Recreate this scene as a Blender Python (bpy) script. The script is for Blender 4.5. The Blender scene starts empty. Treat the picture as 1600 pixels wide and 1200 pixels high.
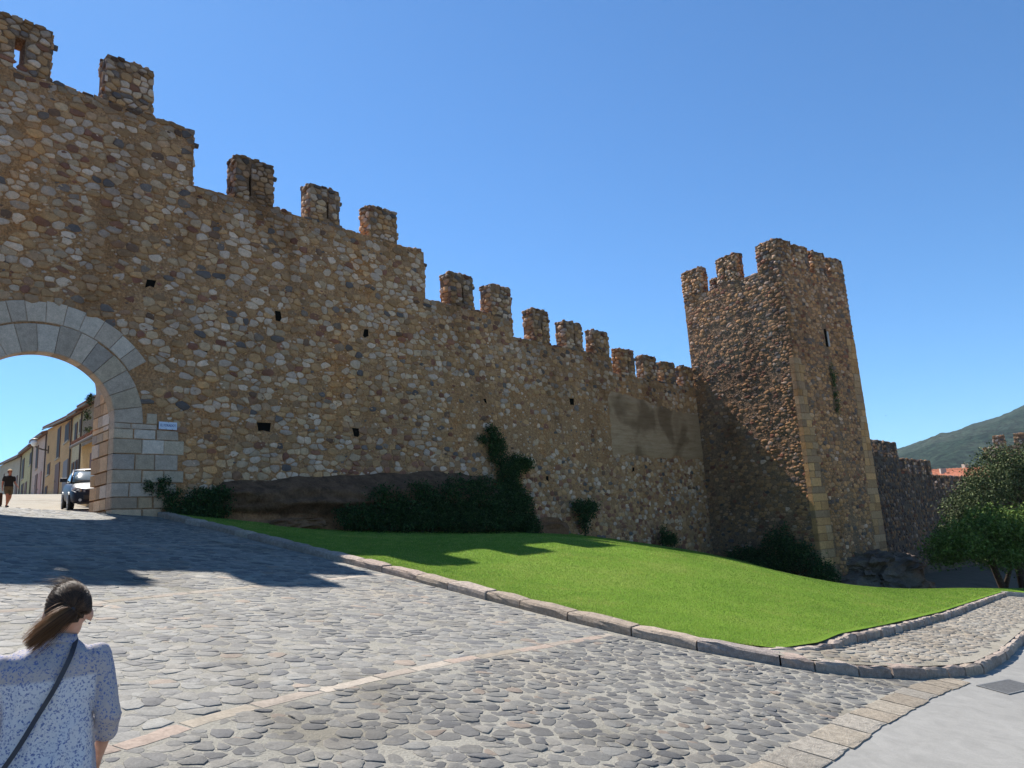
import bpy, math, random
import numpy as np
from mathutils import Vector, Matrix, noise as mn
from math import radians, sin, cos, pi, sqrt, atan2

random.seed(7)
RNG = np.random.default_rng(11)
S = 1.25                      # survey units -> metres
SC = bpy.context.scene
COL = SC.collection

# ------------------------------------------------------------------ camera
PHI, PITCH, ROLL = radians(90 - 46.5), radians(11.5), radians(3.6)
Fv = Vector((cos(PHI) * cos(PITCH), sin(PHI) * cos(PITCH), sin(PITCH)))
R0 = Vector((sin(PHI), -cos(PHI), 0)); U0 = R0.cross(Fv)
Rv = cos(ROLL) * R0 - sin(ROLL) * U0
Uv = sin(ROLL) * R0 + cos(ROLL) * U0
cam = bpy.data.cameras.new('camera'); cam.sensor_width = 36.0; cam.lens = 26.1
cam.clip_start = 0.05; cam.clip_end = 20000
camo = bpy.data.objects.new('camera', cam); COL.objects.link(camo)
camo.matrix_world = Matrix(((Rv.x, Uv.x, -Fv.x, 0), (Rv.y, Uv.y, -Fv.y, 0), (Rv.z, Uv.z, -Fv.z, 0), (0, 0, 0, 1)))
SC.camera = camo

# ------------------------------------------------------------------ sky and sun
SUN_AZ, SUN_EL = radians(84.6), radians(52.3)
w = bpy.data.worlds.new('World'); SC.world = w; w.use_nodes = True
nt = w.node_tree; bg = nt.nodes['Background']
sky = nt.nodes.new('ShaderNodeTexSky'); sky.sky_type = 'NISHITA'; sky.sun_disc = False
sky.sun_elevation = SUN_EL; sky.sun_rotation = pi / 2 - SUN_AZ
sky.altitude = 600; sky.air_density = 1.0; sky.dust_density = 0.15; sky.ozone_density = 4.0
tint = nt.nodes.new('ShaderNodeMix'); tint.data_type = 'RGBA'; tint.blend_type = 'MULTIPLY'; tint.inputs[0].default_value = 1
tint.inputs[7].default_value = (.66, 1.03, 1.26, 1); nt.links.new(sky.outputs[0], tint.inputs[6]); nt.links.new(tint.outputs[2], bg.inputs[0]); bg.inputs[1].default_value = 0.07
sl = bpy.data.lights.new('sun', 'SUN'); sl.energy = 4.8; sl.angle = radians(0.5); sl.color = (1.0, 0.95, 0.88)
so = bpy.data.objects.new('sun', sl); COL.objects.link(so)
so.rotation_euler = Vector((cos(SUN_AZ) * cos(SUN_EL), sin(SUN_AZ) * cos(SUN_EL), sin(SUN_EL))).to_track_quat('Z', 'Y').to_euler()
so.location = (0, 0, 60)
SC.view_settings.view_transform = 'Standard'; SC.view_settings.look = 'None'
SC.view_settings.exposure = 0.95; SC.view_settings.gamma = 1.0
SC.view_settings.use_curve_mapping = False
SC.render.engine = 'CYCLES'
SC.cycles.max_bounces = 6; SC.cycles.diffuse_bounces = 4

# ------------------------------------------------------------------ materials
def new_mat(name):
    m = bpy.data.materials.new(name); m.use_nodes = True
    n = m.node_tree.nodes; b = n['Principled BSDF']
    return m, n, m.node_tree.links, b

def node(n, t, **kw):
    x = n.new(t)
    for k, v in kw.items(): setattr(x, k, v)
    return x

def noise_node(n, l, scale, detail=6, rough=.6, vec=None, dist=0.0):
    t = node(n, 'ShaderNodeTexNoise'); t.inputs['Scale'].default_value = scale
    t.inputs['Detail'].default_value = detail; t.inputs['Roughness'].default_value = rough
    t.inputs['Distortion'].default_value = dist
    if vec is not None: l.new(vec, t.inputs['Vector'])
    return t

def ramp(n, l, fac, stops):
    r = node(n, 'ShaderNodeValToRGB'); e = r.color_ramp.elements
    while len(e) < len(stops): e.new(.5)
    for i, (p, c) in enumerate(stops):
        e[i].position = p; e[i].color = (c[0], c[1], c[2], 1)
    l.new(fac, r.inputs[0]); return r

def mix(n, l, fac, a, b, mode='MIX'):
    m = node(n, 'ShaderNodeMix', data_type='RGBA', blend_type=mode)
    for i, v in ((0, fac), (6, a), (7, b)):
        if hasattr(v, 'is_linked') or hasattr(v, 'links'): l.new(v, m.inputs[i])
        elif isinstance(v, (int, float)): m.inputs[i].default_value = v
        else: m.inputs[i].default_value = (v[0], v[1], v[2], 1)
    return m.outputs[2]

def bump(n, l, b, h, strength=.5, dist=.02):
    k = node(n, 'ShaderNodeBump'); k.inputs['Strength'].default_value = strength
    k.inputs['Distance'].default_value = dist
    l.new(h, k.inputs['Height']); l.new(k.outputs[0], b.inputs['Normal'])

def pos(n):
    return node(n, 'ShaderNodeNewGeometry').outputs['Position']

def stain(n, l, p, c, sc=(1, 1, .35), scale=.28, lo=(.66, .60, .55), mid=(1, .98, .95), hi=(1.18, 1.0, .80)):
    mp = node(n, 'ShaderNodeMapping'); mp.inputs['Scale'].default_value = sc; l.new(p, mp.inputs[0])
    t = noise_node(n, l, scale, 6, .62, mp.outputs[0], .4)
    r = ramp(n, l, t.outputs[0], [(.34, lo), (.47, mid), (.58, mid), (.68, hi)])
    return mix(n, l, 1.0, c, r.outputs[0], 'MULTIPLY')
def attr_mat(name, nscale=9, rough=.92, contrast=.45, bs=.6, bd=.015, spec=.25, tint=None):
    """stone whose base colour is its own vertex colour, broken up by grain"""
    m, n, l, b = new_mat(name)
    a = node(n, 'ShaderNodeAttribute', attribute_name='Col')
    p = pos(n)
    t = noise_node(n, l, nscale, 8, .7, p)
    t2 = noise_node(n, l, nscale * 6, 4, .6, p)
    r = ramp(n, l, t.outputs[0], [(.25, (1 - contrast,) * 3), (.75, (1 + contrast,) * 3)])
    r2 = ramp(n, l, t2.outputs[0], [(.3, (.8,) * 3), (.7, (1.15,) * 3)])
    c = mix(n, l, 1.0, a.outputs['Color'], r.outputs[0], 'MULTIPLY')
    c = mix(n, l, 1.0, c, r2.outputs[0], 'MULTIPLY')
    if tint: c = stain(n, l, p, c, *tint)
    l.new(c, b.inputs['Base Color']); b.inputs['Roughness'].default_value = rough
    b.inputs['Specular IOR Level'].default_value = spec
    ad = node(n, 'ShaderNodeMath', operation='ADD'); l.new(t.outputs[0], ad.inputs[0]); l.new(t2.outputs[0], ad.inputs[1])
    bump(n, l, b, ad.outputs[0], bs, bd)
    return m

def plain(name, c, rough=.8, metal=0, spec=.3, var=.2, sc=20):
    m, n, l, b = new_mat(name)
    t = noise_node(n, l, sc, 5, .6, pos(n))
    r = ramp(n, l, t.outputs[0], [(.3, [x * (1 - var) for x in c]), (.7, [min(1, x * (1 + var)) for x in c])])
    l.new(r.outputs[0], b.inputs['Base Color']); b.inputs['Roughness'].default_value = rough
    b.inputs['Metallic'].default_value = metal; b.inputs['Specular IOR Level'].default_value = spec
    return m

M = {}
M['stone'] = attr_mat('rubble_stone_mat', 7, contrast=.3, bs=.7, bd=.02, tint=((1, 1, .35), .28))
M['cobble'] = attr_mat('cobble_mat', 10, rough=.75, contrast=.3, bs=.6, bd=.01, spec=.3, tint=((1, .5, 1), .5, (.72, .70, .66), (1, 1, .98), (1.12, 1.06, .98)))
M['ashlar'] = attr_mat('ashlar_mat', 5, contrast=.22, bs=.45, bd=.01)
M['kerb'] = attr_mat('kerb_mat', 12, contrast=.4, bs=1.0, bd=.035)
M['leaf'] = attr_mat('leaf_mat', 3, rough=.75, contrast=.3, bs=.1, spec=.12)

def mortar(name, cols, nscale=.6, pit=True, bd=.05):
    m, n, l, b = new_mat(name); p = pos(n)
    t = noise_node(n, l, nscale, 8, .65, p)
    r = ramp(n, l, t.outputs[0], [(.3, cols[0]), (.45, cols[1]), (.58, cols[2]), (.72, cols[3])])
    t2 = noise_node(n, l, 14, 6, .7, p)
    r2 = ramp(n, l, t2.outputs[0], [(.3, (.45,) * 3), (.52, (1,) * 3), (.75, (1.35,) * 3)])
    v = node(n, 'ShaderNodeTexVoronoi'); v.inputs['Scale'].default_value = 9; l.new(p, v.inputs['Vector'])
    c = mix(n, l, 1.0, r.outputs[0], r2.outputs[0], 'MULTIPLY')
    rv = ramp(n, l, v.outputs['Color'], [(.2, (.7, .7, .7)), (.8, (1.25, 1.22, 1.18))])
    c = mix(n, l, .6, c, rv.outputs[0], 'MULTIPLY'); c = stain(n, l, p, c)
    l.new(c, b.inputs['Base Color']); b.inputs['Roughness'].default_value = .95
    b.inputs['Specular IOR Level'].default_value = .15
    ad = node(n, 'ShaderNodeMath', operation='ADD'); l.new(t2.outputs[0], ad.inputs[0]); l.new(v.outputs['Distance'], ad.inputs[1])
    bump(n, l, b, ad.outputs[0], .9, bd)
    return m
M['mortar'] = mortar('lime_mortar_mat', [(.36, .19, .095), (.46, .255, .135), (.43, .215, .10), (.51, .30, .17)])
M['mortar_dark'] = mortar('weathered_mortar_mat', [(.20, .125, .08), (.26, .16, .10), (.31, .185, .11), (.22, .135, .085)])

M['mortar_shaded'] = mortar('shaded_grey_mortar_mat', [(.09, .07, .055), (.13, .10, .075), (.15, .115, .085), (.11, .085, .06)])  # mortar colour darkened to paint in the far wall's shade
def tapia_mat():
    m, n, l, b = new_mat('rammed_earth_mat'); p = pos(n)
    mp = node(n, 'ShaderNodeMapping'); mp.inputs['Scale'].default_value = (.35, 1, 3.2); l.new(p, mp.inputs[0])
    t = noise_node(n, l, 1.6, 9, .65, mp.outputs[0])
    r = ramp(n, l, t.outputs[0], [(.3, (.36, .21, .115)), (.5, (.46, .28, .16)), (.7, (.52, .335, .20))])
    t3 = noise_node(n, l, .33, 3, .5, p, .6)
    st = ramp(n, l, t3.outputs[0], [(.37, (.55, .52, .5)), (.48, (1, 1, 1))])
    t2 = noise_node(n, l, 25, 5, .7, p)
    r2 = ramp(n, l, t2.outputs[0], [(.3, (.72,) * 3), (.7, (1.15,) * 3)])
    c = mix(n, l, 1.0, r.outputs[0], st.outputs[0], 'MULTIPLY'); c = mix(n, l, 1.0, c, r2.outputs[0], 'MULTIPLY')
    l.new(c, b.inputs['Base Color']); b.inputs['Roughness'].default_value = .95; b.inputs['Specular IOR Level'].default_value = .1
    ad = node(n, 'ShaderNodeMath', operation='ADD'); l.new(t2.outputs[0], ad.inputs[0]); l.new(t.outputs[0], ad.inputs[1])
    bump(n, l, b, ad.outputs[0], .6, .04)
    return m
M['tapia'] = tapia_mat()

def bed_mat(name, a, b_, c_, sc=5):
    m, n, l, b = new_mat(name); p = pos(n)
    t = noise_node(n, l, .8, 6, .6, p); t2 = noise_node(n, l, 45, 5, .7, p)
    r = ramp(n, l, t.outputs[0], [(.3, a), (.5, b_), (.7, c_)])
    r2 = ramp(n, l, t2.outputs[0], [(.3, (.75,) * 3), (.7, (1.2,) * 3)])
    c = mix(n, l, 1.0, r.outputs[0], r2.outputs[0], 'MULTIPLY')
    c = stain(n, l, p, c, (1, .5, 1), .5, (.70, .68, .62), (1, 1, .97), (1.1, 1.04, .95))
    l.new(c, b.inputs['Base Color']); b.inputs['Roughness'].default_value = .9; b.inputs['Specular IOR Level'].default_value = .2
    bump(n, l, b, t2.outputs[0], 1.0, .02)
    return m
M['bed'] = bed_mat('cobble_mortar_mat', (.26, .245, .21), (.32, .30, .26), (.285, .26, .22))
M['bed_path'] = bed_mat('path_mortar_mat', (.28, .255, .21), (.33, .30, .25), (.30, .27, .22))

def concrete_mat():
    m, n, l, b = new_mat('concrete_mat'); p = pos(n)
    t = noise_node(n, l, .35, 5, .55, p, 1.2); t2 = noise_node(n, l, 60, 4, .6, p); t3 = noise_node(n, l, 3, 8, .7, p, 1.0)
    r = ramp(n, l, t.outputs[0], [(.3, (.235, .225, .205)), (.5, (.265, .255, .23)), (.7, (.29, .28, .255))])
    r3 = ramp(n, l, t3.outputs[0], [(.35, (.86,) * 3), (.6, (1.03,) * 3)])
    r2 = ramp(n, l, t2.outputs[0], [(.3, (.9,) * 3), (.7, (1.08,) * 3)])
    c = mix(n, l, 1.0, r.outputs[0], r3.outputs[0], 'MULTIPLY'); c = mix(n, l, 1.0, c, r2.outputs[0], 'MULTIPLY')
    l.new(c, b.inputs['Base Color']); b.inputs['Roughness'].default_value = .75; b.inputs['Specular IOR Level'].default_value = .3
    bump(n, l, b, t2.outputs[0], .3, .004)
    return m
M['concrete'] = concrete_mat()

def grass_mats():
    m, n, l, b = new_mat('lawn_soil_mat'); p = pos(n)
    t = noise_node(n, l, .5, 6, .6, p); t2 = noise_node(n, l, 30, 5, .8, p)
    r = ramp(n, l, t.outputs[0], [(.3, (.10, .18, .016)), (.5, (.13, .23, .02)), (.7, (.17, .24, .035))])
    r2 = ramp(n, l, t2.outputs[0], [(.3, (.6,) * 3), (.7, (1.3,) * 3)])
    c = mix(n, l, 1.0, r.outputs[0], r2.outputs[0], 'MULTIPLY')
    l.new(c, b.inputs['Base Color']); b.inputs['Roughness'].default_value = .9; b.inputs['Specular IOR Level'].default_value = .1
    bump(n, l, b, t2.outputs[0], 1.0, .03)
    M['lawn'] = m
    m, n, l, b = new_mat('grass_blade_mat'); p = pos(n)
    a = node(n, 'ShaderNodeAttribute', attribute_name='Col')
    t = noise_node(n, l, .45, 6, .6, p); r = ramp(n, l, t.outputs[0], [(.32, (.68, .78, .7)), (.48, (1, 1, 1)), (.56, (1.02, 1, 1)), (.68, (1.45, 1.12, 1.5))])
    c = mix(n, l, 1.0, a.outputs['Color'], r.outputs[0], 'MULTIPLY'); t9 = noise_node(n, l, 2.6, 8, .75, p); r9 = ramp(n, l, t9.outputs[0], [(.36, (.72, .8, .75)), (.5, (1, 1, 1)), (.66, (1.35, 1.15, 1.3))]); c = mix(n, l, 1.0, c, r9.outputs[0], 'MULTIPLY')
    l.new(c, b.inputs['Base Color']); b.inputs['Roughness'].default_value = .55; b.inputs['Specular IOR Level'].default_value = .3
    tr = node(n, 'ShaderNodeBsdfTranslucent'); l.new(c, tr.inputs[0])
    ms = node(n, 'ShaderNodeMixShader'); ms.inputs[0].default_value = .35
    l.new(b.outputs[0], ms.inputs[1]); l.new(tr.outputs[0], ms.inputs[2]); l.new(ms.outputs[0], n['Material Output'].inputs[0])
    M['blade'] = m
grass_mats()

def rock_mat(name, cols, sc=1.2):
    m, n, l, b = new_mat(name); p = pos(n)
    mp = node(n, 'ShaderNodeMapping'); mp.inputs['Scale'].default_value = (.6, .6, 1.8); l.new(p, mp.inputs[0])
    t = noise_node(n, l, sc, 10, .68, mp.outputs[0], .6); t2 = noise_node(n, l, 12, 8, .75, p)
    r = ramp(n, l, t.outputs[0], [(.3, cols[0]), (.45, cols[1]), (.6, cols[2]), (.75, cols[3])])
    r2 = ramp(n, l, t2.outputs[0], [(.3, (.6,) * 3), (.7, (1.25,) * 3)])
    c = mix(n, l, 1.0, r.outputs[0], r2.outputs[0], 'MULTIPLY')
    l.new(c, b.inputs['Base Color']); b.inputs['Roughness'].default_value = .95; b.inputs['Specular IOR Level'].default_value = .1
    ad = node(n, 'ShaderNodeMath', operation='ADD'); l.new(t.outputs[0], ad.inputs[0]); l.new(t2.outputs[0], ad.inputs[1])
    bump(n, l, b, ad.outputs[0], 1.0, .08)
    return m
M['bedrock'] = rock_mat('dark_bedrock_mat', [(.035, .03, .032), (.065, .05, .045), (.10, .062, .045), (.19, .09, .05)])
M['tower_rock'] = rock_mat('tower_rock_mat', [(.09, .068, .055), (.17, .125, .095), (.24, .17, .12), (.30, .20, .12)], .7)
M['red_earth'] = rock_mat('red_earth_mat', [(.15, .07, .04), (.24, .115, .06), (.30, .15, .08), (.20, .10, .06)], 2)

def mountain_mat():
    m, n, l, b = new_mat('wooded_hill_mat'); p = pos(n)
    t = noise_node(n, l, .006, 8, .65, p, .5); t2 = noise_node(n, l, .06, 8, .75, p)
    r = ramp(n, l, t.outputs[0], [(.35, (.014, .030, .020)), (.5, (.022, .040, .025)), (.62, (.036, .052, .034)), (.75, (.07, .075, .055))])
    r2 = ramp(n, l, t2.outputs[0], [(.38, (.3,) * 3), (.62, (1.8,) * 3)])
    c = mix(n, l, 1.0, r.outputs[0], r2.outputs[0], 'MULTIPLY')
    l.new(c, b.inputs['Base Color']); b.inputs['Roughness'].default_value = 1; b.inputs['Specular IOR Level'].default_value = 0
    bump(n, l, b, t2.outputs[0], 1.0, 14)
    return m
M['mountain'] = mountain_mat()

# ------------------------------------------------------------------ object helpers
def link_mesh(name, verts, faces, mat=None, parent=None, cols=None, smooth=False, origin=(0, 0, 0), scale=S):
    """verts in survey units (scale=S) relative to origin; arrays of tris go the fast way"""
    v = (np.asarray(verts, dtype=np.float64) - np.asarray(origin)) * scale
    me = bpy.data.meshes.new(name)
    if isinstance(faces, np.ndarray):
        nf, k = faces.shape
        me.vertices.add(len(v)); me.vertices.foreach_set('co', v.astype(np.float32).ravel())
        me.loops.add(nf * k); me.loops.foreach_set('vertex_index', faces.astype(np.int32).ravel())
        me.polygons.add(nf); me.polygons.foreach_set('loop_start', np.arange(0, nf * k, k, dtype=np.int32))
        me.update(calc_edges=True)
    else:
        me.from_pydata([tuple(x) for x in v], [], faces); me.update()
    if smooth: me.polygons.foreach_set('use_smooth', np.ones(len(me.polygons), dtype=bool))
    if cols is not None:
        ca = me.color_attributes.new('Col', 'FLOAT_COLOR', 'POINT')
        c = np.ones((len(v), 4), dtype=np.float32); c[:, :3] = cols
        ca.data.foreach_set('color', c.ravel())
    if mat: me.materials.append(mat)
    o = bpy.data.objects.new(name, me); COL.objects.link(o)
    if parent is not None: o.parent = parent
    return o

def tag(o, label=None, cat=None, group=None, kind=None):
    if label: o['label'] = label
    if cat: o['category'] = cat
    if group: o['group'] = group
    if kind: o['kind'] = kind
    return o

def empty(name, loc=(0, 0, 0), rz=0, scale=S):
    o = bpy.data.objects.new(name, None); COL.objects.link(o)
    o.location = Vector(loc) * scale; o.rotation_euler = (0, 0, rz); o.empty_display_size = .3
    return o

class MB:
    """collects shapes into one mesh (lists of verts/faces)"""
    def __init__(self): self.v = []; self.f = []; self.c = []
    def add(self, vs, fs, col=(1, 1, 1)):
        o = len(self.v); self.v += [tuple(p) for p in vs]; self.f += [tuple(i + o for i in f) for f in fs]
        self.c += [col] * len(vs); return self
    def box(self, a, b, col=(1, 1, 1)):
        x0, y0, z0 = a; x1, y1, z1 = b
        return self.add([(x0, y0, z0), (x1, y0, z0), (x1, y1, z0), (x0, y1, z0), (x0, y0, z1), (x1, y0, z1), (x1, y1, z1), (x0, y1, z1)],
                        [(0, 3, 2, 1), (4, 5, 6, 7), (0, 1, 5, 4), (1, 2, 6, 5), (2, 3, 7, 6), (3, 0, 4, 7)], col)
    def obox(self, c, ax, ay, az, hx, hy, hz, col=(1, 1, 1)):
        c, ax, ay, az = map(Vector, (c, ax, ay, az)); p = []
        for sz in (-1, 1):
            for sx, sy in ((-1, -1), (1, -1), (1, 1), (-1, 1)): p.append(c + ax * hx * sx + ay * hy * sy + az * hz * sz)
        return self.add(p, [(0, 3, 2, 1), (4, 5, 6, 7), (0, 1, 5, 4), (1, 2, 6, 5), (2, 3, 7, 6), (3, 0, 4, 7)], col)
    def tube(self, pts, rad, n=6, col=(1, 1, 1), cap=True):
        pts = [Vector(p) for p in pts]
        if not hasattr(rad, '__len__'): rad = [rad] * len(pts)
        vs = []; fs = []
        for i, p in enumerate(pts):
            t = (pts[min(i + 1, len(pts) - 1)] - pts[max(i - 1, 0)]).normalized()
            a = t.orthogonal().normalized() if i == 0 else (a - t * a.dot(t)).normalized()
            b = t.cross(a)
            for k in range(n):
                th = 2 * pi * k / n; vs.append(p + (a * cos(th) + b * sin(th)) * rad[i])
        for i in range(len(pts) - 1):
            for k in range(n): fs.append((i * n + k, i * n + (k + 1) % n, (i + 1) * n + (k + 1) % n, (i + 1) * n + k))
        if cap: fs.append(tuple(range(n))[::-1]); fs.append(tuple(range((len(pts) - 1) * n, len(pts) * n)))
        return self.add(vs, fs, col)
    def build(self, name, mat, parent=None, origin=(0, 0, 0), scale=S, smooth=False, color=False):
        return link_mesh(name, self.v, self.f, mat, parent, self.c if color else None, smooth, origin, scale)

# ------------------------------------------------------------------ terrain
def plane(x, y):
    """paved surfaces: the sloping street, then the ground behind the gate"""
    x = np.asarray(x, float); y = np.asarray(y, float)
    xs = np.where(x > 70, 70 + (x - 70) * .3, x); xs = np.clip(xs, -30, 130)
    z = -1.65 - .088 * xs + .160 * np.clip(y, -6, 22)
    zb = np.interp(y, [22, 24, 31.4, 44, 114, 200], [1.27, 1.46, 2.06, 3.55, 9.1, 9.5])
    t = np.clip((y - 22) / 2.0, 0, 1) * np.clip((40 - x) / 10, 0, 1)
    return z * (1 - t) + zb * t

KERB = [(8.28, 21.9), (8.45, 18.4), (8.42, 14.9), (8.48, 12.4), (8.46, 10.7), (8.40, 9.0), (8.38, 7.45), (8.40, 6.5), (8.53, 5.65), (8.66, 5.0), (8.88, 4.5), (9.15, 4.0), (9.6, 3.6), (10.37, 3.24), (11.28, 3.04), (12.15, 2.96), (14.2, 3.1), (17.5, 3.5), (28, 4.7), (40, 6.0)]
INNER = [(9.12, 4.60), (9.5, 4.42), (10.3, 4.28), (13.8, 4.55), (18.4, 5.0), (27.1, 6.14), (33.5, 6.95)]

def resample(path, step, jit=0):
    P = np.array(path, float); d = np.r_[0, np.cumsum(np.hypot(*np.diff(P, axis=0).T))]
    s = [0.0]
    while s[-1] < d[-1]: s.append(s[-1] + step * (1 + jit * (random.random() * 2 - 1)))
    s[-1] = d[-1]; s = np.array(s)
    return np.c_[np.interp(s, d, P[:, 0]), np.interp(s, d, P[:, 1])]

def kerb_x(y):  # x of outer kerb face at y (y > 4.5)
    P = np.array(KERB[:12])[::-1]; return np.interp(y, P[:, 1], P[:, 0])
def outer_y(x):
    P = np.array(KERB[10:]); return np.interp(x, P[:, 0], P[:, 1])
def inner_y(x):
    P = np.array(INNER); return np.interp(x, P[:, 0], P[:, 1])
def ground(x, y):
    """the lawn: a mound between the kerbs and the wall"""
    x = np.asarray(x, float); y = np.asarray(y, float)
    hm_ = np.interp(x, [8.6, 10.4, 13, 16, 18.3, 21, 24, 29, 38, 50, 70], [.13, .19, .48, .74, .72, .44, .12, -.28, -.9, -1.4, -1.6])
    hw_ = np.interp(x, [8.6, 10, 13.5, 17.5, 22.6, 26, 28, 33.5, 38.5, 50, 70], [.13, .08, -.05, .10, .32, .36, .28, .08, -.30, -1.0, -1.3])
    e = np.clip((y - np.where(x > 9, inner_y(x), 4.5) - .3) / 5.5, 0, 1); e = e * e * (3 - 2 * e)
    k = np.clip((y - 13.5) / 7, 0, 1); k = k * k * (3 - 2 * k)
    h = (.13 + (hm_ - .13) * e) * (1 - k) + hw_ * k
    inl = (x > 8.5) & (y > 4.2) & (y < 23)
    return plane(x, y) + np.where(inl, h + np.where(x > 9, .13 * (1 - e) * np.clip((x - 9.2) / 2, 0, 1), 0), 0)
def in_lawn(x, y, m=0.0):
    return (x > kerb_x(y) + .27 + m) & (y > inner_y(x) + .24 + m) & (y < 22.3)

def sheet(name, xs, ys, fz, mat, mask=None, kind='structure', label=None, parent=None):
    X, Y = np.meshgrid(xs, ys); Z = fz(X, Y)
    nx, ny = len(xs), len(ys)
    V = np.c_[X.ravel(), Y.ravel(), Z.ravel()]
    i = np.arange(nx * ny).reshape(ny, nx)
    F = np.stack([i[:-1, :-1], i[:-1, 1:], i[1:, 1:], i[1:, :-1]], -1).reshape(-1, 4)
    if mask is not None:
        c = V[F].mean(1); F = F[mask(c[:, 0], c[:, 1])]
    o = link_mesh(name, V, F, mat, parent, smooth=True)
    tag(o, label=label, kind=kind); return o

M['soil_and_shade'] = bed_mat('dry_soil_and_shade_mat', (.10, .07, .045), (.13, .09, .06), (.09, .08, .045))
def gz(X, Y):
    z = plane(X, Y) - .12
    far = np.clip((np.hypot(X - 20, Y - 20) - 160) / 300, 0, 1)
    right = np.clip((X - 60) / 60, 0, 1) * np.clip((Y - 22) / 10, 0, 1)
    z = np.where(Y < -6, -1.65 - .088 * np.clip(X, -30, 130) * .6 - 1.2, z) if False else z
    z = z - 2.2 * np.clip((X - 18) / 20, 0, 1) * ((Y > 1) & (Y < 24))
    return z * (1 - far) - 38 * far - right * 3
gx = np.r_[-5000, -2500, -1200, -600, -300, -160, -90, -60, np.arange(-40, 130, 2.0), 140, 160, 200, 260, 340, 450, 600, 900, 1600, 3000, 6000]
gy = np.r_[-5000, -2500, -1200, -600, -300, -160, -90, -60, -30, -16, np.arange(-10, 60, 2.0), 64, 70, 80, 95, 114, 140, 170, 220, 300, 450, 700, 1300, 2600, 5200]
sheet('ground', gx, gy, gz, M['soil_and_shade'])

# lawn: fine sheet following the kerbs, then the shaded ground up to the wall
def lawn_sheet():
    rows = []
    ts = np.linspace(0, 1, 60); xs = np.r_[np.linspace(8.67, 12, 20), np.linspace(12.2, 34, 70), np.linspace(35, 112, 60)]
    V = []; 
    for x in xs:
        y0 = float(inner_y(x)) + .12
        if x > 35: y0 = float(np.interp(x, [35, 40, 46, 112], [7.2, 4.5, 1.5, 1.0]))
        if x < 9.22: y0 = np.interp(x, [8.67, 8.8, 9.22], [7.4, 5.6, 4.85])
        for t in ts:
            y = y0 + (22.1 - y0) * t; V.append((x, y, float(ground(x, y)) - .004))
    V = np.array(V); nx, ny = len(xs), len(ts); i = np.arange(nx * ny).reshape(nx, ny)
    F = np.stack([i[:-1, :-1], i[1:, :-1], i[1:, 1:], i[:-1, 1:]], -1).reshape(-1, 4)
    o = link_mesh('lawn', V, F, M['lawn'], smooth=True); tag(o, kind='structure'); o.data.materials.append(M['soil_and_shade'])
    c = V[F].mean(1); o.data.polygons.foreach_set('material_index', ((c[:, 0] > 40) & (c[:, 1] > 7.5 + .8 * np.sin(c[:, 0]))).astype(np.int32)); return o  # dark earth colour on the far lawn stands in for deep shade
lawn = lawn_sheet()

def road_sheet():
    xs = np.r_[np.linspace(-6, 8, 50), np.linspace(8.1, 11.7, 46)]; V = []; ny = 130
    for x in xs:
        y0 = float(np.interp(x, [-3, 1.2, 5.41, 6.65, 8.3, 9.66, 11.0, 12], [1.7, 2.15, 2.50, 2.65, 2.80, 2.88, 2.92, 2.94])) + .05
        for k in range(ny):
            t = k / (ny - 1); y = y0 + (24.2 - y0) * t ** 1.6; V.append((x, y, float(plane(x, y))))
    V = np.array(V); nx = len(xs); i = np.arange(nx * ny).reshape(nx, ny)
    F = np.stack([i[:-1, :-1], i[1:, :-1], i[1:, 1:], i[:-1, 1:]], -1).reshape(-1, 4); c = V[F].mean(1)
    ok = (c[:, 0] < kerb_x(np.maximum(c[:, 1], 4.5)) + .2) & ((c[:, 0] < 8.9) | (c[:, 1] < outer_y(np.clip(c[:, 0], 8.9, 40)) + .2)) | ((c[:, 1] < 4.5) & (c[:, 1] < outer_y(np.clip(c[:, 0], 8.9, 40)) + .2))
    o = link_mesh('road', V, F[ok], M['bed'], smooth=True); tag(o, kind='structure'); return o
road = road_sheet()
road2 = sheet('street', np.linspace(-14, 34, 50), np.linspace(24.2, 118, 80), lambda X, Y: plane(X, Y), M['bed_path'])
# road bed strip right of the curve
concrete = sheet('concrete_road', np.r_[np.linspace(-8, 40, 60), np.linspace(42, 120, 30)], np.r_[np.linspace(-30, 0, 10), np.linspace(.4, 3.4, 14), 4.5, 6.5, 9],
                 lambda X, Y: plane(X, Y) - .006, M['concrete'], mask=lambda x, y: (y < 3.1) | ((x > 14) & (y < outer_y(np.minimum(x, 39.9)) + .25)))

def path_sheet():
    xs = np.r_[np.linspace(9.0, 14, 26), np.linspace(14.4, 37, 40)]
    V = []
    for x in xs:
        y0 = float(outer_y(min(x, 40))) + .1; y1 = float(inner_y(x)) + .1 if x < 33.5 else 7 + (x - 33.5) * .1 + .1
        if x > 40: y0 = 6.1
        for t in np.linspace(0, 1, 10):
            y = y0 + (max(y1, y0 + .02) - y0) * t; V.append((x, y, float(plane(x, y)) + .125))
    nx, ny = len(xs), 10; i = np.arange(nx * ny).reshape(nx, ny)
    F = np.stack([i[:-1, :-1], i[1:, :-1], i[1:, 1:], i[:-1, 1:]], -1).reshape(-1, 4)
    o = link_mesh('footpath', np.array(V), F, M['bed_path'], smooth=True); tag(o, kind='structure'); return o
footpath = path_sheet()

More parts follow.
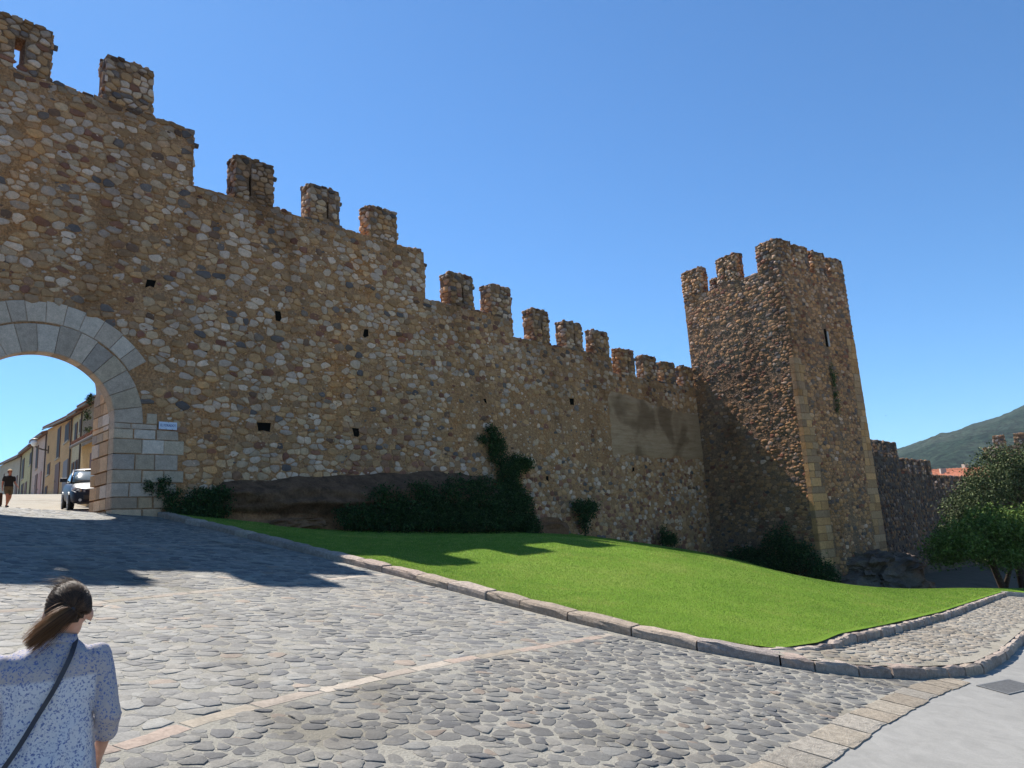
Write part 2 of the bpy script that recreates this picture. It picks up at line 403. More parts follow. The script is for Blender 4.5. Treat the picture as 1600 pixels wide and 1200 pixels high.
# ------------------------------------------------------------------ stones: irregular cells of a jittered lattice
K = 10
def lattice(u0, u1, v0, v1, wd, ht, jit=.38, drop=.22, seed=0, vj=.5):
    """returns centres and polygons (N,K,2) filling the rectangle like rough courses"""
    rng = np.random.default_rng(seed)
    nc = int((u1 - u0) / wd) + 5; nr = int((v1 - v0) / ht) + 5
    I, J = np.meshgrid(np.arange(nr), np.arange(nc), indexing='ij')
    U = u0 + (J - 1.5 + .5 * (I % 2) + (rng.random(I.shape) * 2 - 1) * jit * 1.15 + (rng.random((nr, 1)) * .6)) * wd
    V = v0 + (I - 1.5 + (rng.random(I.shape) * 2 - 1) * jit * vj + .35 * np.sin(J * .21 + I * .9)) * ht
    dead = rng.random(I.shape) < drop
    asp = wd / ht
    Vs = V * asp * .92
    NU, NV = [], []
    pad = 3
    Up = np.pad(np.where(dead, 1e6, U), pad, constant_values=1e6); Vp = np.pad(np.where(dead, 1e6, Vs), pad, constant_values=1e6)
    dU, dV = [], []
    for a in range(-2, 3):
        for b in range(-3, 4):
            if a == 0 and b == 0: continue
            dU.append(Up[pad + a:pad + a + nr, pad + b:pad + b + nc] - U); dV.append(Vp[pad + a:pad + a + nr, pad + b:pad + b + nc] - Vs)
    dU = np.stack(dU, -1); dV = np.stack(dV, -1)
    keep = ~dead & (U > u0 - wd * .3) & (U < u1 + wd * .3) & (V > v0 - ht * .3) & (V < v1 + ht * .3)
    dU = dU[keep]; dV = dV[keep]; c = np.c_[U[keep], V[keep]]; n = len(c)
    th = (np.arange(K)[None] + rng.random((n, 1)) + (rng.random((n, K)) - .5) * .4) * 2 * pi / K
    cx, cy = np.cos(th), np.sin(th)
    d2 = (dU ** 2 + dV ** 2) / 2
    r = np.full((n, K), 1.4 * wd)
    for m in range(dU.shape[1]):
        dot = cx * dU[:, m, None] + cy * dV[:, m, None]
        r = np.where(dot > 1e-4, np.minimum(r, d2[:, m, None] / np.maximum(dot, 1e-4)), r)
    r = np.minimum(r, .95 * wd)
    P = np.stack([cx * r, cy * r / (asp * .92)], -1)
    return c, P, rng

class Stones:
    def __init__(self): self.c = []; self.P = []; self.H = []; self.col = []; self.frame = []; self.frames = []
    def add(self, c, P, H, col, fn):
        k = len(self.frames); self.frames.append(fn)
        self.c.append(c); self.P.append(P); self.H.append(H); self.col.append(col); self.frame.append(np.full(len(c), k))
        return self
    def pack(self):
        self.c = np.concatenate(self.c); self.P = np.concatenate(self.P); self.H = np.concatenate(self.H)
        self.col = np.concatenate(self.col); self.frame = np.concatenate(self.frame)
        return self
    def centres(self):
        out = np.zeros((len(self.c), 3))
        for k, fn in enumerate(self.frames):
            m = self.frame == k
            if m.any(): out[m] = fn(self.c[m, 0], self.c[m, 1], np.zeros(m.sum()))
        return out
    def screen(self):
        C = self.centres(); r = np.linalg.norm(self.P, axis=2).mean(1)
        d = np.linalg.norm(C, axis=1); q = C @ np.array([list(Rv), list(Uv), list(Fv)]).T
        vis = (q[:, 2] > .5) & (np.abs(q[:, 0] / np.maximum(q[:, 2], .1)) < .72) & (np.abs(q[:, 1] / np.maximum(q[:, 2], .1)) < .55)
        return np.where(vis, r / d, r / d * .001)
    def mesh(self, idx, rnd=.88, seed=0, tilt=.35, sink=.03, lite=False):
        """arrays for the chosen stones: outer ring in the mortar, shoulder ring, face ring, centre"""
        rng = np.random.default_rng(seed)
        n = len(idx); c = self.c[idx][:, None]; P = self.P[idx]; H = self.H[idx][:, None]; K = self.P.shape[1]
        if lite: P = P[:, ::2] * 1.06; K = P.shape[1]
        jr = 1 + (rng.random((n, K)) - .5) * .12
        r0 = c + P * 1.0; r1 = c + P * (.97 * jr)[..., None]; r2 = c + P * (rnd * jr)[..., None]
        tl = (rng.random((n, 2)) - .5) * 2 * tilt
        dirn = P / np.maximum(np.linalg.norm(P, axis=2, keepdims=True), 1e-6)
        hh = 1 + np.einsum('nkd,nd->nk', dirn, tl) + (rng.random((n, K)) - .5) * .22
        h0 = np.full((n, K), -sink); h1 = H * .75 * hh; h2 = H * hh
        uv = np.concatenate([r0, r1, r2, c], 1); h = np.concatenate([h0, h1, h2, H * (1.05 + (rng.random((n, 1)) - .5) * .2)], 1)
        V = np.zeros((n, 3 * K + 1, 3)); fr = self.frame[idx]
        for k, fn in enumerate(self.frames):
            m = fr == k
            if m.any(): V[m] = fn(uv[m][..., 0].ravel(), uv[m][..., 1].ravel(), h[m].ravel()).reshape(m.sum(), 3 * K + 1, 3)
        a = np.arange(K); b = (a + 1) % K; T = []
        for s in (0, K): T += [np.c_[a + s, b + s, b + s + K], np.c_[a + s, b + s + K, a + s + K]]
        T.append(np.c_[a + 2 * K, b + 2 * K, np.full(K, 3 * K)]); T = np.concatenate(T)
        F = (T[None] + (np.arange(n) * (3 * K + 1))[:, None, None]).reshape(-1, 3)
        cc = np.repeat(self.col[idx], 3 * K + 1, 0)
        return V.reshape(-1, 3), F, cc
    def build(self, name, parent, mat, stuff_name, limit=300, smooth=False, origin=(0, 0, 0), **kw):
        s = self.screen(); order = np.argsort(-s)
        top = order[:limit]; top = top[s[top] > 0.0]; rest = order[len(top):]
        for i in top:
            V, F, cc = self.mesh(np.array([i]), seed=int(i), **kw)
            link_mesh(name, V, F, mat, parent, cc, smooth, origin)
        if len(rest):
            cutn = int(len(rest) * .22); A_ = self.mesh(rest[:cutn], seed=5, **kw); B_ = self.mesh(rest[cutn:], seed=6, lite=True, **kw)
            V = np.concatenate([A_[0], B_[0]]); F = np.concatenate([A_[1], B_[1] + len(A_[0])]); cc = np.concatenate([A_[2], B_[2]])
            o = link_mesh(stuff_name, V, F, mat, parent, cc, smooth, origin); tag(o, kind='stuff')

PALE = np.array([(.56, .42, .27), (.50, .36, .21), (.60, .46, .31), (.48, .37, .26), (.50, .35, .19)])
TAN = np.array([(.46, .275, .12), (.50, .30, .13), (.39, .23, .10), (.46, .29, .15), (.35, .215, .105)])
DARK = np.array([(.14, .12, .10), (.19, .155, .12), (.23, .175, .12), (.18, .11, .065)])
RED = np.array([(.28, .135, .075), (.24, .11, .065), (.30, .17, .09)])
def palette(n, p, rng):
    """p = weights of pale, tan, dark, red (arrays or scalars)"""
    p = np.broadcast_to(np.array(p, float), (n, 4)); cs = np.cumsum(p, 1) / p.sum(1, keepdims=True)
    k = (rng.random((n, 1)) > cs).sum(1).clip(0, 3); out = np.zeros((n, 3))
    for j, A in enumerate((PALE, TAN, DARK, RED)):
        m = k == j; out[m] = A[rng.integers(0, len(A), m.sum())]
    return out * np.array([[1.08, 1.0, 1.12]]) * (.8 + .4 * rng.random((n, 1)))

def frameXZ(y, sx=1):     # on the wall front, normal -Y
    return lambda u, v, h: np.stack([u, y - h, v], -1)

# ------------------------------------------------------------------ town wall (gate to tower)
YW, YB = 22.0, 23.7
SECT = [(-14.0, 9.06, 13.38), (9.06, 18.45, 11.5), (18.45, 23.45, 9.5), (23.45, 30.75, 8.68), (30.75, 38.95, 7.85)]
MERL = [(-9.3, -7.8, 14.95, 0, 0), (-6.2, -4.7, 14.95, 0, 0), (-3.0, -1.6, 14.95, 0, 0), (.1, 1.5, 14.95, 0, 0), (3.3, 4.97, 14.98, 4.20, 1), (6.42, 7.75, 14.95, 0, 0), (10.48, 11.82, 13.08, 10.98, 0), (13.27, 14.46, 12.92, 13.98, 0),
        (15.83, 17.11, 12.82, 0, 0), (19.83, 21.1, 10.98, 20.5, 0), (22.18, 23.43, 10.93, 0, 0), (24.89, 25.95, 10.3, 25.45, 0), (27.22, 28.45, 10.08, 27.85, 0),
        (29.37, 30.68, 9.98, 0, 0), (31.51, 32.87, 9.3, 32.2, 0), (33.68, 35.0, 9.22, 0, 0), (35.7, 36.95, 9.12, 0, 0), (37.73, 38.9, 9.08, 0, 0)]
GC, GZ, GR = 5.29, 3.74, 1.77            # gate arch centre x, springing z, radius
wall = empty('town_wall', (5.3, 22, 1.3))
tag(wall, 'long rubble stone town wall with arched gate, stepping down battlements towards the big tower', 'town wall')
WO = (5.3, 22, 1.3)
def topz(x):
    x = np.asarray(x, float); z = np.full(x.shape, 13.38)
    for a, b, t in SECT: z = np.where((x >= a) & (x < b), t, z)
    return z
core = MB()
def wall_box(x0, x1, zb, zt, rise=0):
    core.box((x0, YW, zb), (x1, YW + .42, zt - 1.0)); core.box((x0, YW + .42, zb + rise), (x1, YB, zt - 1.0)); core.box((x0, YW, zt - 1.0), (x1, YW + .65, zt))
for a, b, t in SECT:
    if a < GC < b:
        wall_box(a, GC - GR - .1, -1.5, t); wall_box(GC + GR + .1, b, -1.5, t)
        xs = np.linspace(GC - GR - .1, GC + GR + .1, 13)
        for x0, x1 in zip(xs[:-1], xs[1:]):
            xm = min(abs(x0 - GC), abs(x1 - GC)); zb = GZ + sqrt(max((GR + .15) ** 2 - xm * xm, .02))
            wall_box(x0, x1, zb, t, 1.05)
    else: wall_box(a, b, -5 if a > 18 else -1.5, t)
core.build('wall_core', M['mortar'], wall, WO)

rng0 = np.random.default_rng(3)
def stone_set_wall():
    st = Stones()
    ASH = [(7.0, 9.05, 1.0, 3.6), (7.0, 8.3, 3.3, 4.35)]
    def holes(u, v):
        bad = np.zeros(u.shape, bool)
        r = np.hypot(u - GC, v - GZ); bad |= (r < 2.62) & (v > GZ - .1)
        bad |= (r < 3.22) & (v > GZ + 1.05) ; bad |= (np.abs(u - GC) < GR + .05) & (v < GZ)
        for a, b, c, d in ASH:
            bad |= (u > a) & (u < b) & (v > c) & (v < d); bad |= (2 * GC - u > a) & (2 * GC - u < b) & (v > c) & (v < d)
        for hx, hz, hw, hh in HOLES: bad |= (np.abs(u - hx) < hw * .5 + .09) & (np.abs(v - hz) < hh * .5 + .07)
        return bad
    def region(u0, u1, v0, v1, wd, ht, weights, seed, shrink=(.72, .96), skip=.2, hgt=(.012, .04), extra=None, drop=.22, jit=.38):
        c, P, rng = lattice(u0, u1, v0, v1, wd, ht, jit=jit, drop=drop, seed=seed); n = len(c)
        tz = topz(c[:, 0]); ok = (c[:, 0] > u0) & (c[:, 0] < u1) & (c[:, 1] < tz - .02) & (c[:, 1] > v0) & ~holes(c[:, 0], c[:, 1])
        ok &= (rng.random(n) > skip)
        if extra is not None: ok &= extra(c[:, 0], c[:, 1], rng)
        c, P = c[ok], P[ok]; n = len(c)
        P = P * (shrink[0] + (shrink[1] - shrink[0]) * rng.random((n, 1, 1)))
        A = c[:, None] + P
        # clip to the stepped outline
        tt = topz(c[:, 0])[:, None]; A[..., 1] = np.minimum(A[..., 1], tt + .03)
        for a, b, t in SECT:
            m = (c[:, 0] >= a) & (c[:, 0] < b)
            A[m, :, 0] = np.where(A[m, :, 1] > topz(np.full(1, b + .1))[0], np.minimum(A[m, :, 0], b + .02), A[m, :, 0])
            A[m, :, 0] = np.where(A[m, :, 1] > topz(np.full(1, a - .1))[0], np.maximum(A[m, :, 0], a - .02), A[m, :, 0])
        P = A - c[:, None]
        W = weights(c[:, 0], c[:, 1]) if callable(weights) else weights
        col = palette(n, W, rng)
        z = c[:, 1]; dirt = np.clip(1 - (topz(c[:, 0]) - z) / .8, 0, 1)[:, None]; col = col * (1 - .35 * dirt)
        H = hgt[0] + (hgt[1] - hgt[0]) * rng.random(n) ** 1.5
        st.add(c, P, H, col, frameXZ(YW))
    def wA(u, v):
        red = np.clip(1 - np.abs(v - 2.6) / .8, 0, 1) * ((u > 14.5) & (u < 24)) * .8
        n = np.array([mn.noise(Vector((a * .35, b * .35, 1.7))) for a, b in zip(u, v)])
        return np.stack([.50 + .4 * n + 0 * u, .46 - .2 * n, .07 + .05 * np.sin(u * 3 + v), .07 + red + .08 * np.clip(-n, 0, 1)], -1).clip(.01, 9)
    region(-14, 18.6, .2, 13.5, .29, .17, wA, 21, shrink=(.78, 1.02), hgt=(.010, .04), drop=.3, skip=.12)
    region(-14, 18.6, .2, 13.5, .17, .10, wA, 22, shrink=(.4, .7), skip=.55, hgt=(.008, .02))
    def exB(u, v, r):   # leave the plastered panel bare; eroded patch thinner
        inpan = (u > 30.1) & (v > 3.6) & (v < 6.95) & ((v < 6.2) | (u < 34))
        ero = (u > 19.5) & (u < 30.1) & (v > 3.3) & (v < 6.2)
        return ~inpan & (~ero | (r.random(len(u)) > .72))
    def wB(u, v):
        low = np.clip((3.2 - v) / 4, 0, 1)
        return np.stack([.36 - .2 * low, .48 + 0 * u, .08 + 0 * u, .10 + .25 * low], -1).clip(.01, 9)
    region(18.6, 38.95, -4, 9.6, .26, .165, wB, 23, extra=exB, skip=.1, shrink=(.8, 1.02), hgt=(.008, .035), drop=.28)
    region(18.6, 38.95, -4, 9.6, .19, .125, wB, 24, extra=lambda u, v, r: ~((u > 30.1) & (v > 3.6) & (v < 6.8)), shrink=(.35, .7), skip=.5, hgt=(.008, .022))
    return st.pack()
HOLES = [(12.05, 7.7, .2, .3), (15.52, 7.64, .22, .32), (7.91, 7.98, .25, .25), (11.52, 3.89, .42, .26), (15.04, 3.92, .26, .26), (27.22, 6.05, .3, .3), (21.5, 5.6, .16, .2), (31.8, 2.9, .2, .2), (25.1, 2.4, .2, .2), (3.1, 7.4, .2, .25), (9.6, 6.1, .15, .1)]
wst = stone_set_wall(); wst.build('stone', wall, M['stone'], 'rubble_stones', 300, origin=WO)
M['void'] = plain('hole_shade_mat', (.012, .010, .008), .95, spec=0)  # near-black colour stands in for the shade inside holes and slot
for hx, hz, hw, hh in HOLES:
    jt = [random.uniform(-.06, .06) for _ in range(12)]
    P = [(hx - hw / 2 + jt[0], hz - hh / 2 + jt[1]), (hx + jt[2], hz - hh / 2 + jt[3]), (hx + hw / 2 + jt[4], hz - hh / 2 + jt[5]), (hx + hw / 2 + jt[6], hz + hh / 2 + jt[7] * .5), (hx - hw / 2 + jt[8], hz + hh / 2 + jt[9] * .5)]
    V = [(a, YW - .004, b) for a, b in P] + [(a, YW + .05, b) for a, b in P]
    link_mesh('putlog_hole', V, [(0, 1, 2, 3, 4), (9, 8, 7, 6, 5)] + [(k, 5 + k, 5 + (k + 1) % 5, (k + 1) % 5) for k in range(5)], M['void'], wall, origin=WO)

# plastered (rammed earth) panel
def panel():
    xs = np.linspace(30.05, 38.93, 60); V = []; F = []
    nz = 26
    for i, x in enumerate(xs):
        zt = 6.95 if x < 31.6 else (6.95 - (x - 31.6) * .12 if x < 35 else 6.55 - (x - 35) * .05)
        zt += .12 * mn.noise(Vector((x * 1.3, 3, 1))); zb = 3.55 + .22 * mn.noise(Vector((x * .9, 1, 5)))
        if x < 30.5: zt -= (30.5 - x) * .8
        for k in range(nz):
            z = zb + (zt - zb) * k / (nz - 1)
            e = min(k, nz - 1 - k, i * 1.0, 3) / 3.0
            y = YW - .035 * e + (0.03 if e == 0 else 0) - .018 * mn.noise(Vector((x * 1.4, z * 2.6, 2)))
            V.append((x, y, z))
    for i in range(59):
        for k in range(nz - 1): F.append((i * nz + k, (i + 1) * nz + k, (i + 1) * nz + k + 1, i * nz + k + 1))
    o = link_mesh('plaster_patch', V, F, M['tapia'], wall, smooth=True, origin=WO); o['label'] = 'smooth earthen render patch with dark stains'
panel()

# voussoirs, ashlar quoins of the gate
def shaped_block(poly, y0, y1, col, name, parent, origin, bev=.018, mat=None, axis='Y'):
    """poly (n,2) in x,z ; front at y0 with a chamfer, back at y1"""
    P = np.array(poly, float); c = P.mean(0); n = len(P)
    d = P - c; L = np.linalg.norm(d, axis=1, keepdims=True)
    def ring(inset, y): q = c + d * (1 - inset / L); return [(a, y, b) for a, b in q] if axis == 'Y' else [(y, a, b) for a, b in q]
    jj = lambda: (random.random() - .5) * .012
    V = ring(.006, y1) + ring(.006, y0 + bev) + ring(.006 + bev * 1.2, y0 + jj())
    V.append((c[0], y0 - .006, c[1]) if axis == 'Y' else (y0 - .006, c[0], c[1]))
    F = []
    for s in (0, n):
        for k in range(n): F.append((s + k, s + (k + 1) % n, s + n + (k + 1) % n, s + n + k))
    for k in range(n): F.append((2 * n + k, 2 * n + (k + 1) % n, 3 * n))
    F.append(tuple(range(n))[::-1])
    return link_mesh(name, V, F, mat or M['ashlar'], parent, np.tile(np.array(col), (len(V), 1)), False, origin)
def ash_col(k=0):
    b = random.choice([(.54, .395, .29), (.62, .46, .345), (.49, .36, .27), (.53, .38, .26), (.66, .51, .40), (.43, .325, .255)]); f = .85 + random.random() * .3
    return tuple(x * f for x in b)
def arc_ring(r0, r1, a0, a1, n, y0, y1, name, jit=.25, GZ=GZ):
    e = np.linspace(a0, a1, n + 1); e[1:-1] += (np.random.default_rng(int(r0 * 50)).random(n - 1) - .5) * jit * (a1 - a0) / n
    for i in range(n):
        t0, t1 = e[i], e[i + 1]; p = []
        rr = r1 + (random.random() - .5) * .05
        for t in np.linspace(t0, t1, 4): p.append((GC + r0 * cos(t), GZ + r0 * sin(t)))
        for t in np.linspace(t1, t0, 4): p.append((GC + rr * cos(t), GZ + rr * sin(t)))
        shaped_block(p, y0, y1, ash_col(), name, wall, WO)
arc_ring(GR, 2.56, 0.003, pi - .003, 15, YW - .035, YW + .40, 'voussoir')
arc_ring(GR + .03, GR + .45, .003, pi - .003, 13, YW + .43, YB + .02, 'vault_stone', GZ=GZ + 1.0)
arc_ring(2.585, 3.17, .62, pi - .62, 12, YW - .03, YW + .25, 'voussoir')
ROWS = [([], 3.75, 4.08), ([], 4.09, 4.42), ([], 4.43, 4.73), ([(7.06, 7.5), (7.52, 8.21)], 3.60, 3.735), ([(7.06, 7.57), (7.61, 8.18), (8.22, 8.82)], 3.32, 3.58), ([(7.06, 7.82), (7.84, 8.42), (8.43, 8.99)], 2.9, 3.29),
        ([(7.06, 7.63), (7.66, 8.17), (8.19, 8.82)], 2.45, 2.87), ([(7.06, 7.84), (7.87, 8.43), (8.45, 9.0)], 2.09, 2.42), ([(7.06, 7.51), (7.54, 8.13), (8.15, 8.79)], 1.7, 2.06),
        ([(7.06, 7.75), (7.78, 8.15), (8.2, 8.6)], 1.37, 1.67), ([(7.08, 7.86), (7.9, 8.4)], .95, 1.34), ([(7.93, 8.2)], 3.76, 4.05)]
M['jamb'] = M['ashlar']
for cells_, z0, z1 in ROWS:
    for side in (1, -1):
        for j, (a, b) in enumerate(cells_):
            if side < 0: a, b = 2 * GC - b, 2 * GC - a
            red = (z1 < 1.7)
            c = ash_col(); c = (c[0] * 1.0, c[1] * .86, c[2] * .72) if red else c
            g_ = .009; poly = [(a - g_, z0 - g_), (b + g_, z0 - g_), (b + g_, z1 + g_), (a - g_, z1 + g_)]
            poly = [(u_ + random.uniform(-.006, .006), w2 + random.uniform(-.007, .007)) for u_, w2 in poly]
            shaped_block(poly, YW - .04 - (.04 if z1 < 1.4 else 0), YW + .35, c, 'ashlar_block', wall, WO, bev=.025)
        # soffit side blocks (jamb face) between front blocks and the back of the wall
        if not cells_ or cells_[0][0] < 7.2:
            xj = GC + side * (GR - .01)
            ys = [YW + .36, YW + .36 + random.uniform(.4, .7), YW + 1.15 + random.uniform(-.1, .2), YB + .02]
            for y0, y1 in zip(ys[:-1], ys[1:]):
                c = ash_col(); c = (c[0] * 1.0, c[1] * .82, c[2] * .62) if random.random() < .6 or z1 < 1.7 else c
                poly = [(y0, z0), (y1, z0), (y1, z1), (y0, z1)]
                V = [(xj, y0 + .01, z0 + .01), (xj, y1 - .01, z0 + .01), (xj, y1 - .01, z1 - .01), (xj, y0 + .01, z1 - .01),
                     (xj + side * .3, y0 + .01, z0), (xj + side * .3, y1 - .01, z0), (xj + side * .3, y1 - .01, z1), (xj + side * .3, y0 + .01, z1)]
                F = [(0, 1, 2, 3), (4, 7, 6, 5), (0, 4, 5, 1), (1, 5, 6, 2), (2, 6, 7, 3), (3, 7, 4, 0)]
                link_mesh('ashlar_block', V, F, M['ashlar'], wall, np.tile(np.array(c), (8, 1)), False, WO)

# merlons: a solid core (split round the loophole) and its facing stones
def merlon(parent, origin, P0, U, N, L, T, z0, z1, slit, openslit, seed, wd=.27, ht=.17, weights=(.36, .40, .17, .07), mat='mortar_dark', name='merlon'):
    """P0: corner on the face line (x,y); U along the face; N outward; T thickness inwards"""
    U = np.array([U[0], U[1], 0.]); N = np.array([N[0], N[1], 0.]); O = np.array([P0[0], P0[1], 0.])
    b = MB()
    def blk(a, c, y0, y1, za, zb):
        jj = lambda: (random.random() - .5) * .02
        p = [O + U * (u) - N * t + np.array([0, 0, z]) for z in (za, zb) for u, t in ((a, y0), (c, y0), (c, y1), (a, y1))]
        b.add(p, [(0, 3, 2, 1), (4, 5, 6, 7), (0, 1, 5, 4), (1, 2, 6, 5), (2, 3, 7, 6), (3, 0, 4, 7)])
    if slit:
        s0, s1 = slit - .045, slit + .045; za, zb = z0 + .22, z0 + (z1 - z0) * (.62 if not openslit else .55)
        if openslit: s0, s1 = slit - .12, slit + .13; za, zb = z0 + .04, z0 + 1.02
        blk(0, s0, 0, T, z0, z1); blk(s1, L, 0, T, z0, z1); blk(s0, s1, 0.003, T, z0, za); blk(s0, s1, .003, T, zb, z1)
        if not openslit: blk(s0, s1, T * .8, T, za, zb)
    else: blk(0, L, 0, T, z0, z1)
    m = b.build(name, M[mat], parent, origin)
    st = Stones(); rr = np.random.default_rng(seed)
    def face(u0, u1, v0, v1, fn, sd, w_=wd, h_=ht, avoid=None, dk=1.0):
        c, P, rng = lattice(u0, u1, v0, v1, w_, h_, seed=sd, drop=.15)
        ok = (c[:, 0] > u0) & (c[:, 0] < u1) & (c[:, 1] > v0) & (c[:, 1] < v1)
        if avoid: ok &= ~((np.abs(c[:, 0] - avoid[0]) < .14) & (c[:, 1] > avoid[1]) & (c[:, 1] < avoid[2]))
        c, P = c[ok], P[ok]
        if not len(c): return
        A = c[:, None] + P * (.8 + .16 * rng.random((len(c), 1, 1)))
        A[..., 0] = A[..., 0].clip(u0 - .02, u1 + .02); A[..., 1] = A[..., 1].clip(v0, v1 + .03)
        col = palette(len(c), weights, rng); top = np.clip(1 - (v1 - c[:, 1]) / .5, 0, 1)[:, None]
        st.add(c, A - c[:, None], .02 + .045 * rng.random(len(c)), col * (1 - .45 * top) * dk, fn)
    av = (slit, z0 + .1, z0 + (z1 - z0) * .65) if slit else None
    if slit and not openslit: face(0, slit - .06, z0, z1, lambda u, v, h: O + U * u[:, None] + N * h[:, None] + np.array([0, 0, 1.]) * v[:, None], seed); face(slit + .06, L, z0, z1, lambda u, v, h: O + U * u[:, None] + N * h[:, None] + np.array([0, 0, 1.]) * v[:, None], seed + 7)
    else: face(0, L, z0, z1, lambda u, v, h: O + U * u[:, None] + N * h[:, None] + np.array([0, 0, 1.]) * v[:, None], seed, avoid=av)
    face(0, T, z0, z1, lambda u, v, h: O - N * u[:, None] - U * h[:, None] + np.array([0, 0, 1.]) * v[:, None], seed + 1)
    face(0, T, z0, z1, lambda u, v, h: O + U * L - N * u[:, None] + U * h[:, None] + np.array([0, 0, 1.]) * v[:, None], seed + 2)
    face(0, L, 0, T, lambda u, v, h: O + U * u[:, None] - N * v[:, None] + np.array([0, 0, 1.]) * (z1 + h * 1.5)[:, None], seed + 3, .24, .2, dk=.75)
    st.pack(); V, F, cc = st.mesh(np.arange(len(st.c)), seed=seed, lite=wd > .3)
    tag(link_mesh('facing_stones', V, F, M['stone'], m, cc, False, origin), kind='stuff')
    return m
for i, (a, b, zt, sl_, op) in enumerate(MERL):
    m = merlon(wall, WO, (a + (.03 if i > 12 else 0), YW), (1, 0), (0, -1), b - a - (.1 if i > 12 else 0), .65 if i < 13 else .52, float(topz(np.array([a + .01]))[0]), zt, (sl_ - a) if sl_ else 0, op, 100 + i * 10,
               weights=(.42, .36, .16, .06) if i < 9 else (.30, .47, .15, .08))
# stepped ends, coping along the parapets and the pierced hinge stones on the merlons
cop = Stones()
for k, (a, b, t) in enumerate(SECT):
    c, P, rng = lattice(a, b, 0, .65, .27, .22, seed=500 + k, drop=.1); ok = (c[:, 0] > a) & (c[:, 0] < b) & (c[:, 1] > 0) & (c[:, 1] < .65); c, P = c[ok], P[ok]
    A = c[:, None] + P * .95; A[..., 1] = A[..., 1].clip(-.03, .68)
    cop.add(c, A - c[:, None], .03 + .06 * rng.random(len(c)), palette(len(c), (.2, .4, .35, .05), rng) * .8, (lambda t: lambda u, v, h: np.stack([u, YW + v, t + h], -1))(t))
for (xb, z0, z1, sd) in ((9.06, 11.5, 13.38, 1), (18.45, 9.5, 11.5, 1), (23.45, 8.68, 9.5, 1), (30.75, 7.85, 8.68, 1)):
    c, P, rng = lattice(0, .65, z0, z1, .25, .17, seed=int(xb * 7), drop=.1); ok = (c[:, 0] > 0) & (c[:, 0] < .65) & (c[:, 1] > z0) & (c[:, 1] < z1); c, P = c[ok], P[ok]
    A = c[:, None] + P * .9; A[..., 0] = A[..., 0].clip(-.03, .67); A[..., 1] = A[..., 1].clip(z0, z1 + .02)
    cop.add(c, A - c[:, None], .02 + .045 * rng.random(len(c)), palette(len(c), (.4, .4, .15, .05), rng), (lambda xb: lambda u, v, h: np.stack([xb + h, YW + u, v], -1))(xb))
cop.pack(); V, F, cc = cop.mesh(np.arange(len(cop.c)), seed=9)
tag(link_mesh('coping_stones', V, F, M['stone'], wall, cc, False, WO), kind='stuff')
for i, (a, b, zt, sl_, op) in enumerate(MERL):
    if i in (5, 8, 13, 16, 17): continue
    zz = zt - .42 if i > 3 else zt - .35
    mbk = MB(); mbk.tube([(b - .1, YW + .12, zz), (b + .16, YW + .10, zz)], [.10, .085], 7, (.11, .095, .085))
    mbk.build('hinge_stone', M['ashlar'], wall, WO, color=True)
for xb, zz in ((9.06, 12.95), (18.45, 11.0)):
    MB().tube([(xb - .1, YW + .12, zz), (xb + .18, YW + .10, zz)], [.10, .085], 7, (.11, .08, .07)).build('hinge_stone', M['ashlar'], wall, WO, color=True)

# ------------------------------------------------------------------ tower
TV = np.array([.18, .9837]); TU = np.array([.9837, -.18])
TA = np.array([37.68, 15.40]); TL, TD = 6.22, 6.78
tower = empty('tower', (TA[0], TA[1], -3.4)); TO = (TA[0], TA[1], -3.4)
tag(tower, 'tall square rubble stone tower with yellow corner blocks and broken battlements', 'tower')
def tp(u, v, z): p = TA + TU * u + TV * v; return (p[0], p[1], z)
b = MB()
def tbox(u0, u1, v0, v1, z0, z1):
    p = [tp(u, v, z) for z in (z0, z1) for u, v in ((u0, v0), (u1, v0), (u1, v1), (u0, v1))]
    b.add(p, [(0, 3, 2, 1), (4, 5, 6, 7), (0, 1, 5, 4), (1, 2, 6, 5), (2, 3, 7, 6), (3, 0, 4, 7)])
ZP = 13.35
tbox(0, TL, 0, TD, -5.5, 12.4)
tbox(0, TL, 0, .6, 12.4, ZP); tbox(0, .6, .6, TD, 12.4, ZP); tbox(TL - .6, TL, .6, TD, 12.4, ZP); tbox(.6, TL - .6, TD - .6, TD, 12.4, ZP)
b.build('tower_core', M['mortar_dark'], tower, TO)
